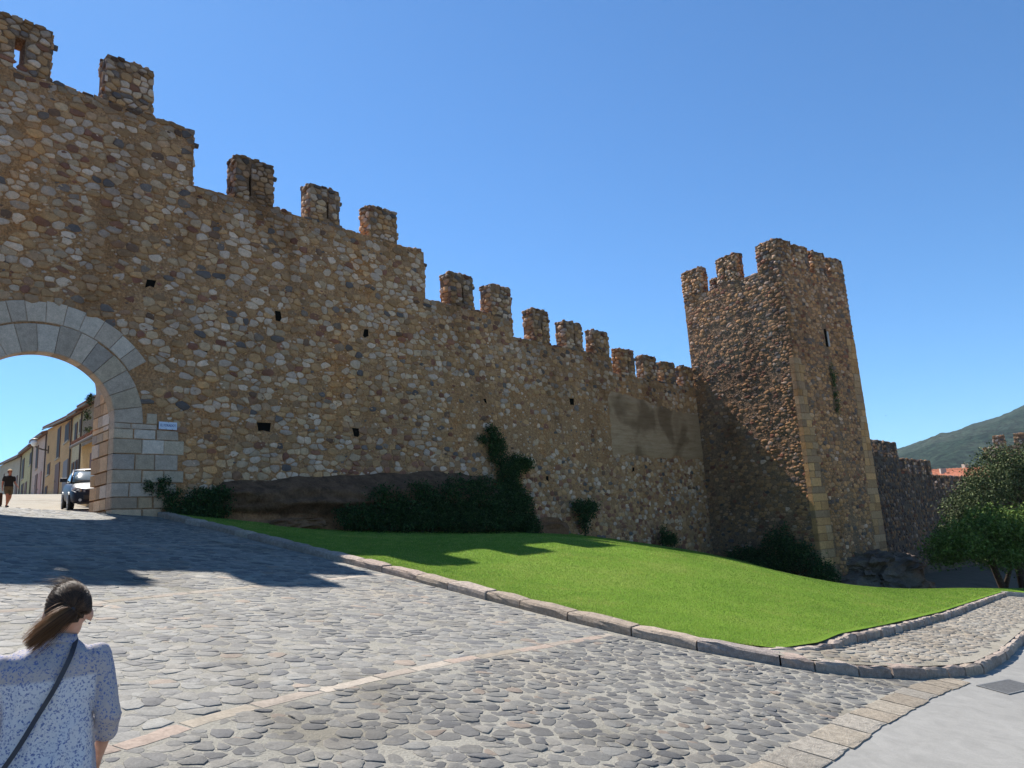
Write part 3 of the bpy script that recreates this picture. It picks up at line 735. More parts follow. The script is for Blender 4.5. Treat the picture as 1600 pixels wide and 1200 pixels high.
# facing: two ribs of raised wall on the front are kept as slight steps
ts = Stones()
def fr_front(off=0): return lambda u, v, h: np.stack([TA[0] + TU[0] * u - TV[0] * (h + off), TA[1] + TU[1] * u - TV[1] * (h + off), v], -1)
def fr_left(): return lambda u, v, h: np.stack([TA[0] + TV[0] * u - TU[0] * h, TA[1] + TV[1] * u - TU[1] * h, v], -1)
def fr_right(): return lambda u, v, h: np.stack([TA[0] + TU[0] * (TL + h) + TV[0] * u, TA[1] + TU[1] * (TL + h) + TV[1] * u, v], -1)
def qL(z): return np.where(z < 8.2, .75 + .7 * np.clip((5.5 - z) / 8, 0, 1), 0)
def qR(z): return np.where(z < 9.8, .75 + .45 * np.clip((5 - z) / 7, 0, 1), 0)
for fn, L, sd, kind in ((fr_front(), TL, 61, 'F'), (fr_left(), TD, 62, 'L'), (fr_right(), TD, 63, 'R')):
    for wd, ht, skip, sh, hg, s2 in ((.27, .155, .12, (.74, 1.0), (.008, .04), 0), (.17, .11, .5, (.4, .75), (.008, .022), 40)):
        c, P, rng = lattice(0, L, -4.2, ZP, wd, ht, seed=sd + s2, drop=.2)
        ok = (c[:, 0] > 0) & (c[:, 0] < L) & (c[:, 1] < ZP) & (rng.random(len(c)) > skip)
        if kind == 'F': ok &= (c[:, 0] > qL(c[:, 1])) & (c[:, 0] < L - qR(c[:, 1])) & ~((np.abs(c[:, 0] - 3.3) < .16) & (c[:, 1] < 12.2) & (rng.random(len(c)) < .8))
        # smoother weathered render low on the side face: fewer stones show
        if kind == 'L': ok &= ~((c[:, 1] < 11.2) & (c[:, 0] > .9) & (rng.random(len(c)) < .45))
        c, P = c[ok], P[ok]; A = c[:, None] + P * (sh[0] + (sh[1] - sh[0]) * rng.random((len(c), 1, 1)))
        A[..., 0] = A[..., 0].clip(-.03, L + .03); A[..., 1] = np.minimum(A[..., 1], ZP + .03)
        top = np.clip((c[:, 1] - 9) / 3, 0, 1)
        W = np.stack([.08 + .18 * top, .66 + 0 * top, .14 + 0 * top, .09 - .0 * top], -1)
        band = (np.abs(c[:, 1] - 8.6) < .5); W[band] += np.array([0, 0, 0, .35]) * (kind == 'F')
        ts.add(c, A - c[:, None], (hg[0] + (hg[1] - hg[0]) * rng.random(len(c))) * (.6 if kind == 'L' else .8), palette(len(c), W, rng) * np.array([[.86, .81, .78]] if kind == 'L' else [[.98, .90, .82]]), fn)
ts.pack(); ts.build('stone', tower, M['stone'], 'rubble_stones', 300, origin=TO)
YEL = [(.52, .27, .11), (.56, .31, .14), (.47, .25, .11), (.48, .30, .17), (.36, .22, .13), (.42, .25, .13)]
def quoins(side):
    z = -3.9 if side else -3.3; ztop = 9.8 if side else 8.2; k = 0
    while z < ztop:
        h = random.uniform(.34, .46)
        wmax = float((qR if side else qL)(np.array(min(z, ztop - .01)))); wv = wmax * random.uniform(.75, 1.1) + (.10 if k % 2 else 0)
        splits = [0, wv] if wv < .7 or random.random() < .3 else [0, wv * random.uniform(.4, .6), wv]
        for a, c in zip(splits[:-1], splits[1:]):
            if side: a, c = TL - c, TL - a
            cc_ = random.choice(YEL); f = random.uniform(.8, 1.12); n = 4
            pr = .022 + random.uniform(-.008, .012)
            P = [(a + .008, z + .008), (c - .008, z + .008), (c - .008, z + h - .01), (a + .008, z + h - .01)]
            Vv = []
            for (off, ins) in ((-.25, 0), (pr - .02, 0), (pr, .018)):
                cx, cz = (a + c) / 2, z + h / 2
                for (u, zz) in P:
                    uu = u + (ins if u < cx else -ins); zz2 = zz + (ins if zz < cz else -ins)
                    if off == -.25 : uu = u
                    p = TA + TU * uu - TV * off; Vv.append((p[0], p[1], zz2))
            Ff = [(0, 3, 2, 1)] + [(s + i, s + (i + 1) % 4, s + 4 + (i + 1) % 4, s + 4 + i) for s in (0, 4) for i in range(4)] + [(8, 9, 10, 11)]
            if (side == 0 and a == 0) or (side == 1 and c == TL):  # wrap the corner
                e = -.035 if side == 0 else .035
                Vv = [((x + TU[0] * e, y + TU[1] * e, zz) if (i % 4 in ((0, 3) if side == 0 else (1, 2))) else (x, y, zz)) for i, (x, y, zz) in enumerate(Vv)]
            link_mesh('quoin', Vv, Ff, M['stone'], tower, np.tile(np.array(cc_) * f, (12, 1)), False, TO)
        z += h; k += 1
quoins(0); quoins(1)
# battlements of the tower
TM = []
for (v0, v1, zt) in ((.0, 1.4, 14.85), (2.75, 4.15, 15.0), (5.35, 6.76, 15.02)):
    TM.append(((TA + TV * v1), -TV, -TU, v1 - v0, zt))
for (u0, u1, zt) in ((1.5, 2.75, 14.75), (3.3, 4.4, 14.7), (4.95, TL, 14.6)):
    TM.append(((TA + TU * u0), TU, -TV, u1 - u0, zt))
TM.append(((TA + TU * .62), TU, -TV, .55, 14.85))
for (v0, v1, zt) in ((1.6, 2.9, 15.0), (3.8, 5.0, 15.0)):
    TM.append(((TA + TU * TL + TV * v0), TV, TU, v1 - v0, zt))
for (u0, u1, zt) in ((0, 1.3, 15.0), (2.6, 3.9, 15.0), (5.4, TL, 15.0)):
    TM.append(((TA + TV * (TD - .6) + TU * u0), TU, -TV, u1 - u0, zt))
for i, (P0, U, N, L, zt) in enumerate(TM):
    merlon(tower, TO, P0, U, N, L, .6, ZP - .002, zt, .55 if i == 1 else 0, 0, 900 + i * 10, .26, .16, (.28, .45, .2, .07))
# pale slot stone and a near-black front opening, coloured for the shade inside
p = tp(4.05, -.05, 0)
MB().obox(tp(3.5, -.03, 9.55), (TU[0], TU[1], 0), (TV[0], TV[1], 0), (0, 0, 1), .07, .03, .42, (.42, .38, .36)).build('slot_jamb', M['ashlar'], tower, TO, color=True)
MB().obox(tp(3.33, -.01, 9.6), (TU[0], TU[1], 0), (TV[0], TV[1], 0), (0, 0, 1), .07, .03, .5).build('slot_opening', M['void'], tower, TO)

# ------------------------------------------------------------------ wall beyond the tower, and the next tower
wall2 = empty('town_wall', (46, 22, -4)); W2 = (46, 22, -4)
tag(wall2, 'shaded grey stretch of town wall running on beyond the tower, behind the trees', 'town wall')
SE2 = [(44.0, 63.5, 6.2), (63.5, 74.4, 4.75), (74.4, 84.2, 3.35), (84.2, 118.5, 1.9)]
b = MB()
for a, c, t in SE2: b.box((a, 22, -9), (c, 23.7, t - 1)); b.box((a, 22, t - 1), (c, 22.65, t))
b.build('wall_core', M['mortar_shaded'], wall2, W2)
st2 = Stones()
for k, (a, c_, t) in enumerate(SE2):
    c, P, rng = lattice(a, c_, -5, t, .42, .26, seed=700 + k, drop=.15); ok = (c[:, 1] < t) & (c[:, 0] > a) & (c[:, 0] < c_) & (rng.random(len(c)) > .15); c, P = c[ok], P[ok]
    A = c[:, None] + P * (.75 + .2 * rng.random((len(c), 1, 1))); A[..., 1] = np.minimum(A[..., 1], t + .03); A[..., 0] = A[..., 0].clip(a, c_)
    st2.add(c, A - c[:, None], .02 + .04 * rng.random(len(c)), palette(len(c), (.12, .3, .5, .04), rng) * .5, frameXZ(22.0))  # stone colours darkened too, shade painted into the far wall
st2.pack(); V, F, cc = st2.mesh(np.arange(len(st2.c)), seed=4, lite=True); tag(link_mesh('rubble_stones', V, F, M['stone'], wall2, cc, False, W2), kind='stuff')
x = 45.5; i = 0
while x < 117:
    t = [s[2] for s in SE2 if s[0] <= x < s[1]][0]; xe = [s[1] for s in SE2 if s[0] <= x < s[1]][0]
    L = min(1.35, xe - x)
    if L > .7: merlon(wall2, W2, (x, 22), (1, 0), (0, -1), L, .65, t, t + 1.45, 0, 0, 1500 + i * 10, .36, .24, (.15, .35, .45, .05), mat='mortar_shaded')
    x += 2.35; i += 1
t2o = (117.5, 16.5, -6); tower2 = empty('tower', t2o)
tag(tower2, 'distant stone tower top showing above the tree at the right edge', 'tower')
b = MB(); b.box((117.5, 16.5, -9), (126.5, 23.7, 7.6)); b.build('tower_core', M['mortar_dark'], tower2, t2o)
s3 = Stones()
for sd, L, z1, fn in ((31, 9.0, 7.6, lambda u, v, h: np.stack([117.5 + u, 16.5 - h, v], -1)), (32, 7.2, 7.6, lambda u, v, h: np.stack([117.5 - h, 16.5 + u, v], -1))):
    c, P, rng = lattice(0, L, 0, z1, .5, .32, seed=sd, drop=.15); s3.add(c, P * .88, .02 + .05 * rng.random(len(c)), palette(len(c), (.3, .5, .15, .05), rng), fn)
s3.pack(); V, F, cc = s3.mesh(np.arange(len(s3.c)), seed=4, lite=True); tag(link_mesh('rubble_stones', V, F, M['stone'], tower2, cc, False, t2o), kind='stuff')
for i, yy in enumerate((22.6, 20.2, 17.8)):
    merlon(tower2, t2o, (117.5, yy), (0, -1), (-1, 0), 1.3, .6, 7.6, 9.1, 0, 0, 1900 + i * 10, .45, .3)
for i, xx in enumerate((117.5, 120.2, 122.8, 125.2)):
    merlon(tower2, t2o, (xx, 16.5), (1, 0), (0, -1), 1.3, .6, 7.6, 9.1, 0, 0, 1960 + i * 10, .45, .3)

# ------------------------------------------------------------------ bedrock under the walls
def bedrock():
    nu, nv = 150, 34; V = []; C = []
    for i in range(nu):
        x = 9.3 + (24.2 - 9.3) * i / (nu - 1)
        zt = np.interp(x, [9.3, 10.2, 12, 15, 19, 21.3, 22.4, 24.2], [1.45, 2.15, 2.25, 2.45, 2.6, 2.5, 1.4, .1]) + .12 * mn.noise(Vector((x * .9, 0, 0)))
        g = float(ground(x, 21.2)); zt = max(zt, g + .05); out = np.interp(x, [9.3, 10.5, 14, 20, 22.6, 24.2], [.1, .5, .75, .8, .35, .05])
        for k in range(nv):
            t = k / (nv - 1); z = zt + (g - .25 - zt) * t
            prof = (sin(min(t * 2.2, 1) * pi / 2)) * (1 - .55 * np.clip((t - .45) / .2, 0, 1)) + .25 * np.clip((t - .75) / .2, 0, 1)
            n1 = mn.fractal(Vector((x * .7, t * 2.5, 3.3)), 1.0, 2.0, 6); n2 = mn.ridged_multi_fractal(Vector((x * .5, z * 2.2, 1)), 1.0, 2.0, 4, 1.0, 2.0)
            V.append((x, YW + .02 - out * prof - .20 * n1 * prof - .16 * n2 * prof, z + .05 * n1))
            lowred = np.clip((t - .6) / .1, 0, 1) * np.clip((16 - x) / 2, 0, 1) + np.clip(1 - abs(x - 22.6) / .9, 0, 1) * .7
            C.append(lowred)
    F = np.array([(i * nv + k, i * nv + k + 1, (i + 1) * nv + k + 1, (i + 1) * nv + k) for i in range(nu - 1) for k in range(nv - 1)])
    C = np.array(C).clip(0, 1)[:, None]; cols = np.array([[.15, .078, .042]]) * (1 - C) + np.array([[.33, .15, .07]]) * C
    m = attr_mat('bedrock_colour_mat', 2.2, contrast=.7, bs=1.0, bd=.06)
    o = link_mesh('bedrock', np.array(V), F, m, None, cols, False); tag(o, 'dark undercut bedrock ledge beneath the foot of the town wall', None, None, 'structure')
bedrock()
def rock(name, c, r, seed, label, n=4, mat='tower_rock', amp=.28):
    import bmesh
    bm = bmesh.new(); bmesh.ops.create_icosphere(bm, subdivisions=n, radius=1)
    V = []
    for v in bm.verts:
        p = v.co.copy(); q = p.copy()
        f = 1 + amp * mn.ridged_multi_fractal(p * 1.2 + Vector((seed, 0, 0)), 1.0, 2.1, 5, 1.0, 2.0) * .5 - amp * .5 + .1 * mn.cell(p * 3.0 + Vector((seed, 1, 1)))
        q = Vector([math.copysign(abs(a) ** .75, a) for a in p]) * f
        hf = mn.ridged_multi_fractal(p * 3.5 + Vector((seed, 3, 0)), .9, 2.2, 5, 1.0, 2.0); q = q * (1 + .05 * hf); sh = .16 * ((q.z * 3 + q.x * 1.1 + mn.noise(p * 2)) % 1)
        V.append((c[0] + q.x * r[0], c[1] + q.y * r[1] + sh, c[2] + q.z * r[2]))
    F = [[l.index for l in f.verts] for f in bm.faces]; bm.free()
    o = link_mesh(name, V, F, M[mat], None); return o
tag(rock('rock_outcrop', (42.6, 15.0, -3.75), (3.6, 2.2, 1.6), 2.2, '', 6), 'brown layered rock outcrop under the foot of the big tower', 'rock')
tag(rock('boulder', (24.6, 21.75, -.15), (1.3, .4, .75), 7.7, '', 3, 'red_earth', .2), 'reddish boulder at the wall foot right of the tall ivy', 'rock')
tag(rock('boulder', (12.2, 21.0, .75), (.9, .35, .18), 5.1, '', 3, 'red_earth', .2), 'low reddish rock slab on the lawn edge left of the big ivy', 'rock')

# ------------------------------------------------------------------ cobbles
def cobble_cols(n, rng, path=False, x=None, y=None):
    G = np.array([(.175, .168, .155), (.205, .198, .182), (.15, .145, .138), (.23, .215, .19), (.19, .18, .162), (.115, .113, .113), (.25, .20, .16)])
    if path: G = np.array([(.30, .275, .235), (.25, .22, .18), (.31, .265, .21), (.22, .20, .17), (.28, .24, .19)])
    k = rng.choice(len(G), n, p=[.22, .2, .16, .14, .14, .11, .03] if not path else None)
    c = G[k] * (.85 + .3 * rng.random((n, 1)))
    return c * .93
def fr_ground(base): return lambda u, v, h: np.stack([u, v, plane(u, v) + base + h], -1)
BANDS = [((.2, 4.50), (9.0, 6.55)), ((-1.0, 7.8), (8.3, 11.5)), ((-1.0, 12.3), (8.3, 15.0)), ((-1, 17.0), (8.3, 19.5))]
BAND1 = [(-2, 3.9), (1.61, 4.76), (2.4, 5.11), (3.71, 5.48), (4.94, 5.77), (5.99, 5.94), (7.17, 6.12), (8.25, 6.3)]
BAND2 = [(-2, 7.4), (1.88, 8.77), (2.47, 8.93), (4.02, 9.67), (5.45, 10.24), (7.79, 11.24), (8.35, 11.45)]
BAND4 = [(-2, 12.0), (8.35, 15.9)]
BAND3 = [(-3, 1.7), (1.2, 2.15), (5.41, 2.50), (6.65, 2.65), (8.3, 2.80), (9.66, 2.88), (11.0, 2.92)]
def band_y(B, x): P = np.array(B); return np.interp(x, P[:, 0], P[:, 1])
def cobbles():
    st = Stones()
    # rows of slightly varied size: coarse near the lower lane, finer up the street
    for (y0, y1, wd, ht, sd) in ((1.2, 6.8, .13, .105, 801), (1.2, 6.8, .07, .06, 803), (3.2, 24.0, .15, .12, 802), (3.2, 12, .075, .065, 804)):
        c, P, rng = lattice(-5.5, 11.6, y0 - .3, y1 + .3, wd, ht, seed=sd, drop=.33, jit=.46, vj=.9)
        x, y = c[:, 0], c[:, 1]
        b1 = band_y(BAND1, x); b3 = band_y(BAND3, x)
        ok = (y > b3 + .30) & (y < 24.0) & ((x < kerb_x(np.maximum(y, 4.5)) - .05) | ((y < 4.5) & (y < outer_y(np.clip(x, 8.9, 40)) - .06)) & (y < 4.5))
        ok &= (y <= b1) if sd in (801, 803) else (y > b1)
        if sd > 802: ok &= rng.random(len(c)) < .35
        for B in (BAND1, BAND2, BAND4): ok &= np.abs(y - band_y(B, x)) > .09
        ok &= ~((y > 21.9) & (np.abs(x - GC) > GR - .05)) & (rng.random(len(c)) > .05)
        c, P = c[ok], P[ok]; n = len(c); sh = .76 + .26 * rng.random((n, 1, 1)) if sd == 801 else .88 + .16 * rng.random((n, 1, 1))
        # turn the stones a little so that courses do not read as rows
        a = (rng.random(n) - .5) * .4; R_ = np.stack([np.stack([np.cos(a), -np.sin(a)], -1), np.stack([np.sin(a), np.cos(a)], -1)], 1)
        P = np.einsum('nij,nkj->nki', R_, P) * sh
        st.add(c, P, (.002 + .008 * rng.random(n) ** 2) * (1.0 if sd == 801 else .4 if sd > 802 else .75), cobble_cols(n, rng) * (.85 if sd in (801, 803) else 1.1), fr_ground(0.0))
    return st.pack()
cs = cobbles(); cs.build('cobble', road, M['cobble'], 'cobbles', 300, smooth=True, rnd=.9, tilt=.5, sink=.006)
def path_cobbles():
    c, P, rng = lattice(9.2, 36, 2.9, 7.0, .17, .11, seed=811, drop=.25, jit=.42, vj=.9); x, y = c[:, 0], c[:, 1]
    ok = (y > outer_y(x) + .28) & (y < inner_y(x) - .03); c, P = c[ok], P[ok]; n = len(c)
    s_ = Stones(); s_.add(c, P * (.75 + .28 * rng.random((n, 1, 1))), .003 + .007 * rng.random(n), cobble_cols(n, rng, True), fr_ground(.127)); return s_.pack()
pc = path_cobbles(); pc.build('cobble', footpath, M['cobble'], 'cobbles', 300, smooth=True, rnd=.75, tilt=.3, sink=.012)

def blocks_along(path, step, width, height, base, name, parent, cols, inside=1, jit=.25, mat='kerb', gap=.012, seed=1, foot=.15):
    """a row of separate worn stones following a path; width goes to the left (inside=1) of the direction of travel"""
    random.seed(seed); P = resample(path, step, jit)
    for i in range(len(P) - 1):
        a, b = P[i], P[i + 1]; d = b - a; L = np.hypot(*d)
        if L < .08: continue
        d = d / L; nrm = np.array([-d[1], d[0]]) * inside; a = a + d * gap; b = b - d * gap
        c = random.choice(cols); f = random.uniform(.82, 1.15); V = []; ns = 4
        lift = random.uniform(-.008, .008) * min(1, height / .1); side = random.uniform(-.015, .015)
        c_ = min(.028, height * .4); prof = [(0, -foot), (0, height * .45), (.006, height - c_), (.03, height), (width - .02, height + .004 * min(1, height / .1)), (width, height - c_ * .7), (width, -foot)]
        for s in range(ns + 1):
            t = s / ns; q = a + (b - a) * t; e = .016 if s in (0, ns) else 0
            for (o, h) in prof:
                q_ = min(1, height / .1); jx = random.uniform(-.011, .011); jz = random.uniform(-.009, .009) * q_ if h > 0 else 0
                hh = h - (min(e, height * .4) if h > height * .8 else 0); p = q + nrm * (o + side + jx)
                V.append((p[0], p[1], float(plane(p[0], p[1]) if height < .05 else plane(q[0], q[1])) + (base(q[0]) if callable(base) else base) + hh + lift + jz))
        m = len(prof); F = [(s * m + k, s * m + (k + 1) % m, (s + 1) * m + (k + 1) % m, (s + 1) * m + k) for s in range(ns) for k in range(m)]
        if inside > 0: F = [f_[::-1] for f_ in F]
        F.append(tuple(range(m))); F.append(tuple(range(ns * m, ns * m + m))[::-1])
        link_mesh(name, V, F, M[mat], parent, np.tile(np.array(c) * f, (len(V), 1)), False)
kerb = empty('kerb'); tag(kerb, kind='structure')
KC = [(.44, .355, .29), (.48, .395, .325), (.41, .32, .26), (.46, .37, .285), (.38, .32, .28)]
blocks_along(KERB[:12], .88, .27, .135, 0, 'kerb_stone', kerb, KC, 1, seed=3)
blocks_along(KERB[11:17], .62, .25, .135, 0, 'kerb_stone', kerb, KC, 1, seed=4)
blocks_along(KERB[16:], .85, .25, .135, 0, 'kerb_stone', kerb, KC, 1, seed=5)
kerb2 = empty('lawn_kerb'); tag(kerb2, kind='structure')
blocks_along(INNER, .42, .24, .13, lambda x: float(np.interp(x, [8.9, 9.6, 11.5], [-.03, .03, .125])), 'kerb_stone', kerb2, KC, 1, seed=6, jit=.35)
blocks_along([(33.5, 6.95), (34.3, 6.7), (35.2, 6.2), (35.8, 5.6)], .7, .35, .16, .125, 'kerb_stone', kerb2, [(.44, .41, .36)], 1, seed=8)
SL = [(.34, .285, .23), (.31, .265, .205), (.36, .31, .25), (.28, .235, .19), (.32, .25, .20)]
for B, sd in ((BAND1, 11), (BAND2, 12), (BAND4, 13)):
    blocks_along([(x, y - .065) for x, y in B], .6, .12, .005, 0, 'band_stone', road, SL, 1, seed=sd, mat='ashlar', foot=.05)
blocks_along([(x, y - .06) for x, y in BAND3], .55, .33, .010, 0, 'edging_slab', road, [(.37, .32, .25), (.35, .295, .225), (.39, .35, .29)], 1, seed=14, mat='kerb', foot=.05)
g = MB()
gp = [(10.66, 2.72), (11.3, 2.80), (11.83, 2.45), (11.2, 2.36)]
def gq(u, v): p0 = np.array([10.75, 2.40]); return p0 + np.array([1.15, -.10]) * u + np.array([.12, .36]) * v
grate = empty('drain_grate', (10.75, 2.4, float(plane(10.75, 2.4)))); GO = (10.75, 2.4, float(plane(10.75, 2.4)))
tag(grate, 'flat dark metal drain grate set in the pale concrete road', 'drain grate')
M['iron'] = plain('grey_iron_mat', (.17, .17, .165), .7, .2); M['gutter'] = plain('dark_gutter_mat', (.09, .07, .055), .6)
def gbox(u0, u1, v0, v1, h0, h1):
    vs = []
    for h in (h0, h1):
        for u, v in ((u0, v0), (u1, v0), (u1, v1), (u0, v1)):
            q = gq(u, v); vs.append((q[0], q[1], float(plane(q[0], q[1])) - .006 + h))
    return MB().add(vs, [(0, 3, 2, 1), (4, 5, 6, 7), (0, 1, 5, 4), (1, 2, 6, 5), (2, 3, 7, 6), (3, 0, 4, 7)])
gbox(.02, .98, .04, .96, .002, .006).build('grate_tray', M['gutter'], grate, GO)
for i in range(16): gbox(.03 + i * .06, .06 + i * .06, .05, .95, .0061, .012).build('grate_bar', M['iron'], grate, GO)
for a in ((0, 1, 0, .05), (0, 1, .95, 1.0), (0, .025, .05, .95), (.975, 1, .05, .95)): gbox(*a, .001, .0125).build('grate_rim', M['iron'], grate, GO)

# ------------------------------------------------------------------ grass
def grass():
    rng = np.random.default_rng(77)
    n = 900000; x = 8.6 + 40 * rng.random(n) ** 1.5; y = 4.2 + 18 * rng.random(n)
    ok = in_lawn(x, y, -.03); x, y = x[ok], y[ok]
    d = np.hypot(x, y); keep = rng.random(len(x)) < np.clip(15 / d, .25, 1); x, y, d = x[keep], y[keep], d[keep]
    z = ground(x, y) - .006; n = len(x)
    sc_ = np.clip(d / 14, .8, 2.0)
    a = rng.random(n) * 2 * pi; hw = (.003 + .002 * rng.random(n)) * sc_; h = (.014 + .012 * rng.random(n)) * np.sqrt(sc_); le = (rng.random((n, 2)) - .5) * .022
    V = np.zeros((n, 3, 3)); V[:, 0] = np.c_[x - np.cos(a) * hw, y - np.sin(a) * hw, z]; V[:, 1] = np.c_[x + np.cos(a) * hw, y + np.sin(a) * hw, z]
    V[:, 2] = np.c_[x + le[:, 0], y + le[:, 1], z + h]
    C = np.array([(.20, .32, .045), (.24, .355, .055), (.17, .27, .04), (.36, .38, .13)])[rng.choice(4, n, p=[.35, .35, .2, .1])] * (.8 + .4 * rng.random((n, 1)))
    o = link_mesh('grass', V.reshape(-1, 3), np.arange(3 * n).reshape(-1, 3), M['blade'], lawn, np.repeat(C, 3, 0)); tag(o, kind='stuff')
grass()

# ------------------------------------------------------------------ leaves
GREEN_DK = [(.028, .055, .018), (.045, .08, .022), (.022, .042, .016), (.075, .115, .035), (.04, .06, .025)]
GREEN_MD = [(.085, .14, .028), (.12, .18, .038), (.065, .11, .024), (.16, .22, .055)]
GREEN_OL = [(.075, .10, .038), (.10, .125, .05), (.055, .075, .03), (.14, .16, .07)]
def leaves(pts, size, cols, rng, nrm=None, spread=1.0):
    n = len(pts); a = rng.normal(size=(n, 3)); 
    if nrm is not None: a = a * spread + np.array(nrm)
    a /= np.linalg.norm(a, axis=1, keepdims=True)
    t = np.cross(a, rng.normal(size=(n, 3))); t /= np.linalg.norm(t, axis=1, keepdims=True); b = np.cross(a, t)
    s = size * (.6 + .8 * rng.random((n, 1)))
    V = np.stack([pts - t * s, pts - b * s * .45 + a * s * .1, pts + t * s, pts + b * s * .45 + a * s * .1], 1)
    F = np.array([[0, 1, 2, 3]]) + (np.arange(n) * 4)[:, None]
    C = np.array(cols)[rng.integers(0, len(cols), n)] * (.75 + .5 * rng.random((n, 1)))
    return V.reshape(-1, 3), F, np.repeat(C, 4, 0)
def blob_points(blobs, n, rng, shell=.5):
    """points in ellipsoid blobs (cx,cy,cz,rx,ry,rz)"""
    B = np.array(blobs, float); wgt = B[:, 3] * B[:, 4] * B[:, 5]; wgt = wgt ** .7; k = rng.choice(len(B), n, p=wgt / wgt.sum())
    d = rng.normal(size=(n, 3)); d /= np.linalg.norm(d, axis=1, keepdims=True); r = rng.random((n, 1)) ** shell
    return B[k, :3] + d * r * B[k, 3:6]
def clumped(blobs, n, rng, per=26, cr=.16):
    c = blob_points(blobs, max(n // per, 3), rng, .33); k = rng.integers(0, len(c), n)
    return c[k] + rng.normal(size=(n, 3)) * cr
def plant(name, label, cat, base, blobs, n, size, cols, seed, stem=None, clump=None, group=None, nrm=None, part='foliage'):
    rng = np.random.default_rng(seed); o = empty(name, base); tag(o, label, cat, group)
    p = clumped(blobs, n, rng, *(clump or (20, .12)))
    V, F, C = leaves(p, size, cols, rng, nrm)
    tag(link_mesh(part, V, F, M['leaf'], o, C, False, base), kind='stuff')
    if stem: stem.build('stem' if cat != 'tree' else 'trunk', M['bark'], o, base, smooth=True)
    return o
M['bark'] = rock_mat('bark_mat', [(.05, .038, .028), (.08, .06, .045), (.11, .085, .065), (.14, .11, .08)], 5)

def vine(pts, r0=.03):
    m = MB(); 
    for P in pts: m.tube(P, [r0 * (1 - .7 * i / (len(P) - 1)) for i in range(len(P))], 5)
    return m
# ivy by the gate
rr = np.random.default_rng(4)
bl = [(8.65, 21.75, 1.45, .28, .16, .42), (8.4, 21.85, 1.95, .22, .08, .28), (9.4, 21.65, 1.45, .5, .25, .48), (9.95, 21.6, 1.5, .45, .25, .5), (9.15, 21.6, 1.2, .7, .25, .22), (8.05, 21.88, 2.0, .12, .05, .2)]
plant('ivy', 'dark ivy bush against the white quoins beside the gate arch', 'ivy', (9.2, 21.7, 1.0), bl, 9000, .035, GREEN_DK, 41, vine([[(9.2, 21.8, .9), (9.3, 21.85, 1.5), (9.6, 21.88, 2.0)], [(8.7, 21.8, 1.0), (8.5, 21.9, 1.7), (8.3, 21.93, 2.2)]]), clump=(18, .06))
bl = [(14.3, 21.0, .9, .8, .35, .45), (15.5, 21.0, 1.25, .9, .4, .7), (17, 20.95, 1.2, 1.1, .45, .9), (18.6, 20.95, 1.3, 1.2, .5, 1.0), (20.2, 21.0, 1.3, 1.1, .5, 1.1), (21.6, 21.2, 1.0, .9, .45, .9), (16.2, 20.9, .7, 2.2, .4, .35), (19.5, 20.8, .6, 2.4, .45, .4)]
plant('ivy', 'wide low mass of dark ivy covering the rock below the wall', 'ivy', (18, 21, .2), bl, 42000, .042, GREEN_DK, 42, vine([[(17, 21.3, .3), (17.2, 21.2, 1.2), (18, 21.3, 2.0)], [(20, 21.3, .2), (20.2, 21.3, 1.2), (20.6, 21.5, 2.1)]]), clump=(24, .09))
bl = [(21.8, 21.75, 3.5, .42, .16, .75), (21.6, 21.8, 4.25, .25, .1, .35), (22.9, 21.7, 2.95, .75, .18, .4), (23.6, 21.75, 3.0, .35, .12, .25), (22.2, 21.55, 2.2, .65, .25, .8), (22.6, 21.4, 1.1, .7, .35, .9), (22.9, 21.35, .35, .65, .35, .5), (21.1, 21.8, 3.9, .3, .08, .12)]
plant('ivy', 'tall ivy climbing the wall like a trunk with a side lobe', 'ivy', (22.5, 21.4, -.1), bl, 24000, .042, GREEN_DK, 43, vine([[(22.6, 21.7, -.2), (22.4, 21.8, 1.5), (22, 21.88, 3), (21.6, 21.93, 4.2)]], .05), clump=(24, .09))
bl = [(27.1, 21.5, .9, .55, .25, .5), (26.6, 21.6, 1.15, .3, .15, .3), (27.6, 21.6, 1.1, .35, .15, .25), (27.0, 21.6, .3, .2, .15, .5)]
plant('wall_shrub', 'small leafy shrub at the wall foot right of the reddish boulder', 'shrub', (27, 21.6, -.3), bl, 3200, .05, GREEN_DK, 44, vine([[(27, 21.6, -.35), (27, 21.6, .5), (26.8, 21.65, 1.2)]]), clump=(14, .09))
bl = [(33.5, 21.4, -.75, .6, .25, .35), (33.2, 21.5, -.3, .2, .12, .3)]
plant('wall_shrub', 'tiny dark bush at the wall foot midway to the tower', 'shrub', (33.5, 21.5, -1.4), bl, 1800, .05, GREEN_DK, 45, clump=(14, .09))
bl = [(37.4, 19.2, -1.9, .6, 1.2, .55), (37.3, 17.5, -1.7, .5, .9, 1.0), (37.1, 16.3, -1.9, .6, .9, .75), (37.6, 17.3, -.9, .3, .5, .7), (37.0, 15.2, -2.7, .8, .8, .6), (36.8, 17.8, -2.3, .6, 1.5, .5)]
plant('bush', 'large dark bush in the shaded corner beside the tower foot', 'bush', (37.3, 17.2, -2.8), bl, 14000, .06, GREEN_DK, 46, vine([[(37.4, 17.2, -2.9), (37.4, 17.3, -1.5), (37.5, 17.4, -.6)]]), clump=(20, .13))
# plant rooted in the crack of the tower front
bl = [(tp(3.3, -.12, 7.6)[0], tp(3.3, -.12, 7.6)[1], 7.4, .14, .1, .8), (tp(3.3, -.1, 6)[0], tp(3.3, -.1, 6)[1], 6.0, .1, .08, .8)]
plant('crack_plant', 'thin green plant growing down the crack in the tower front', 'plant', tp(3.3, -.1, 6), bl, 700, .05, GREEN_OL, 47, clump=(10, .06))

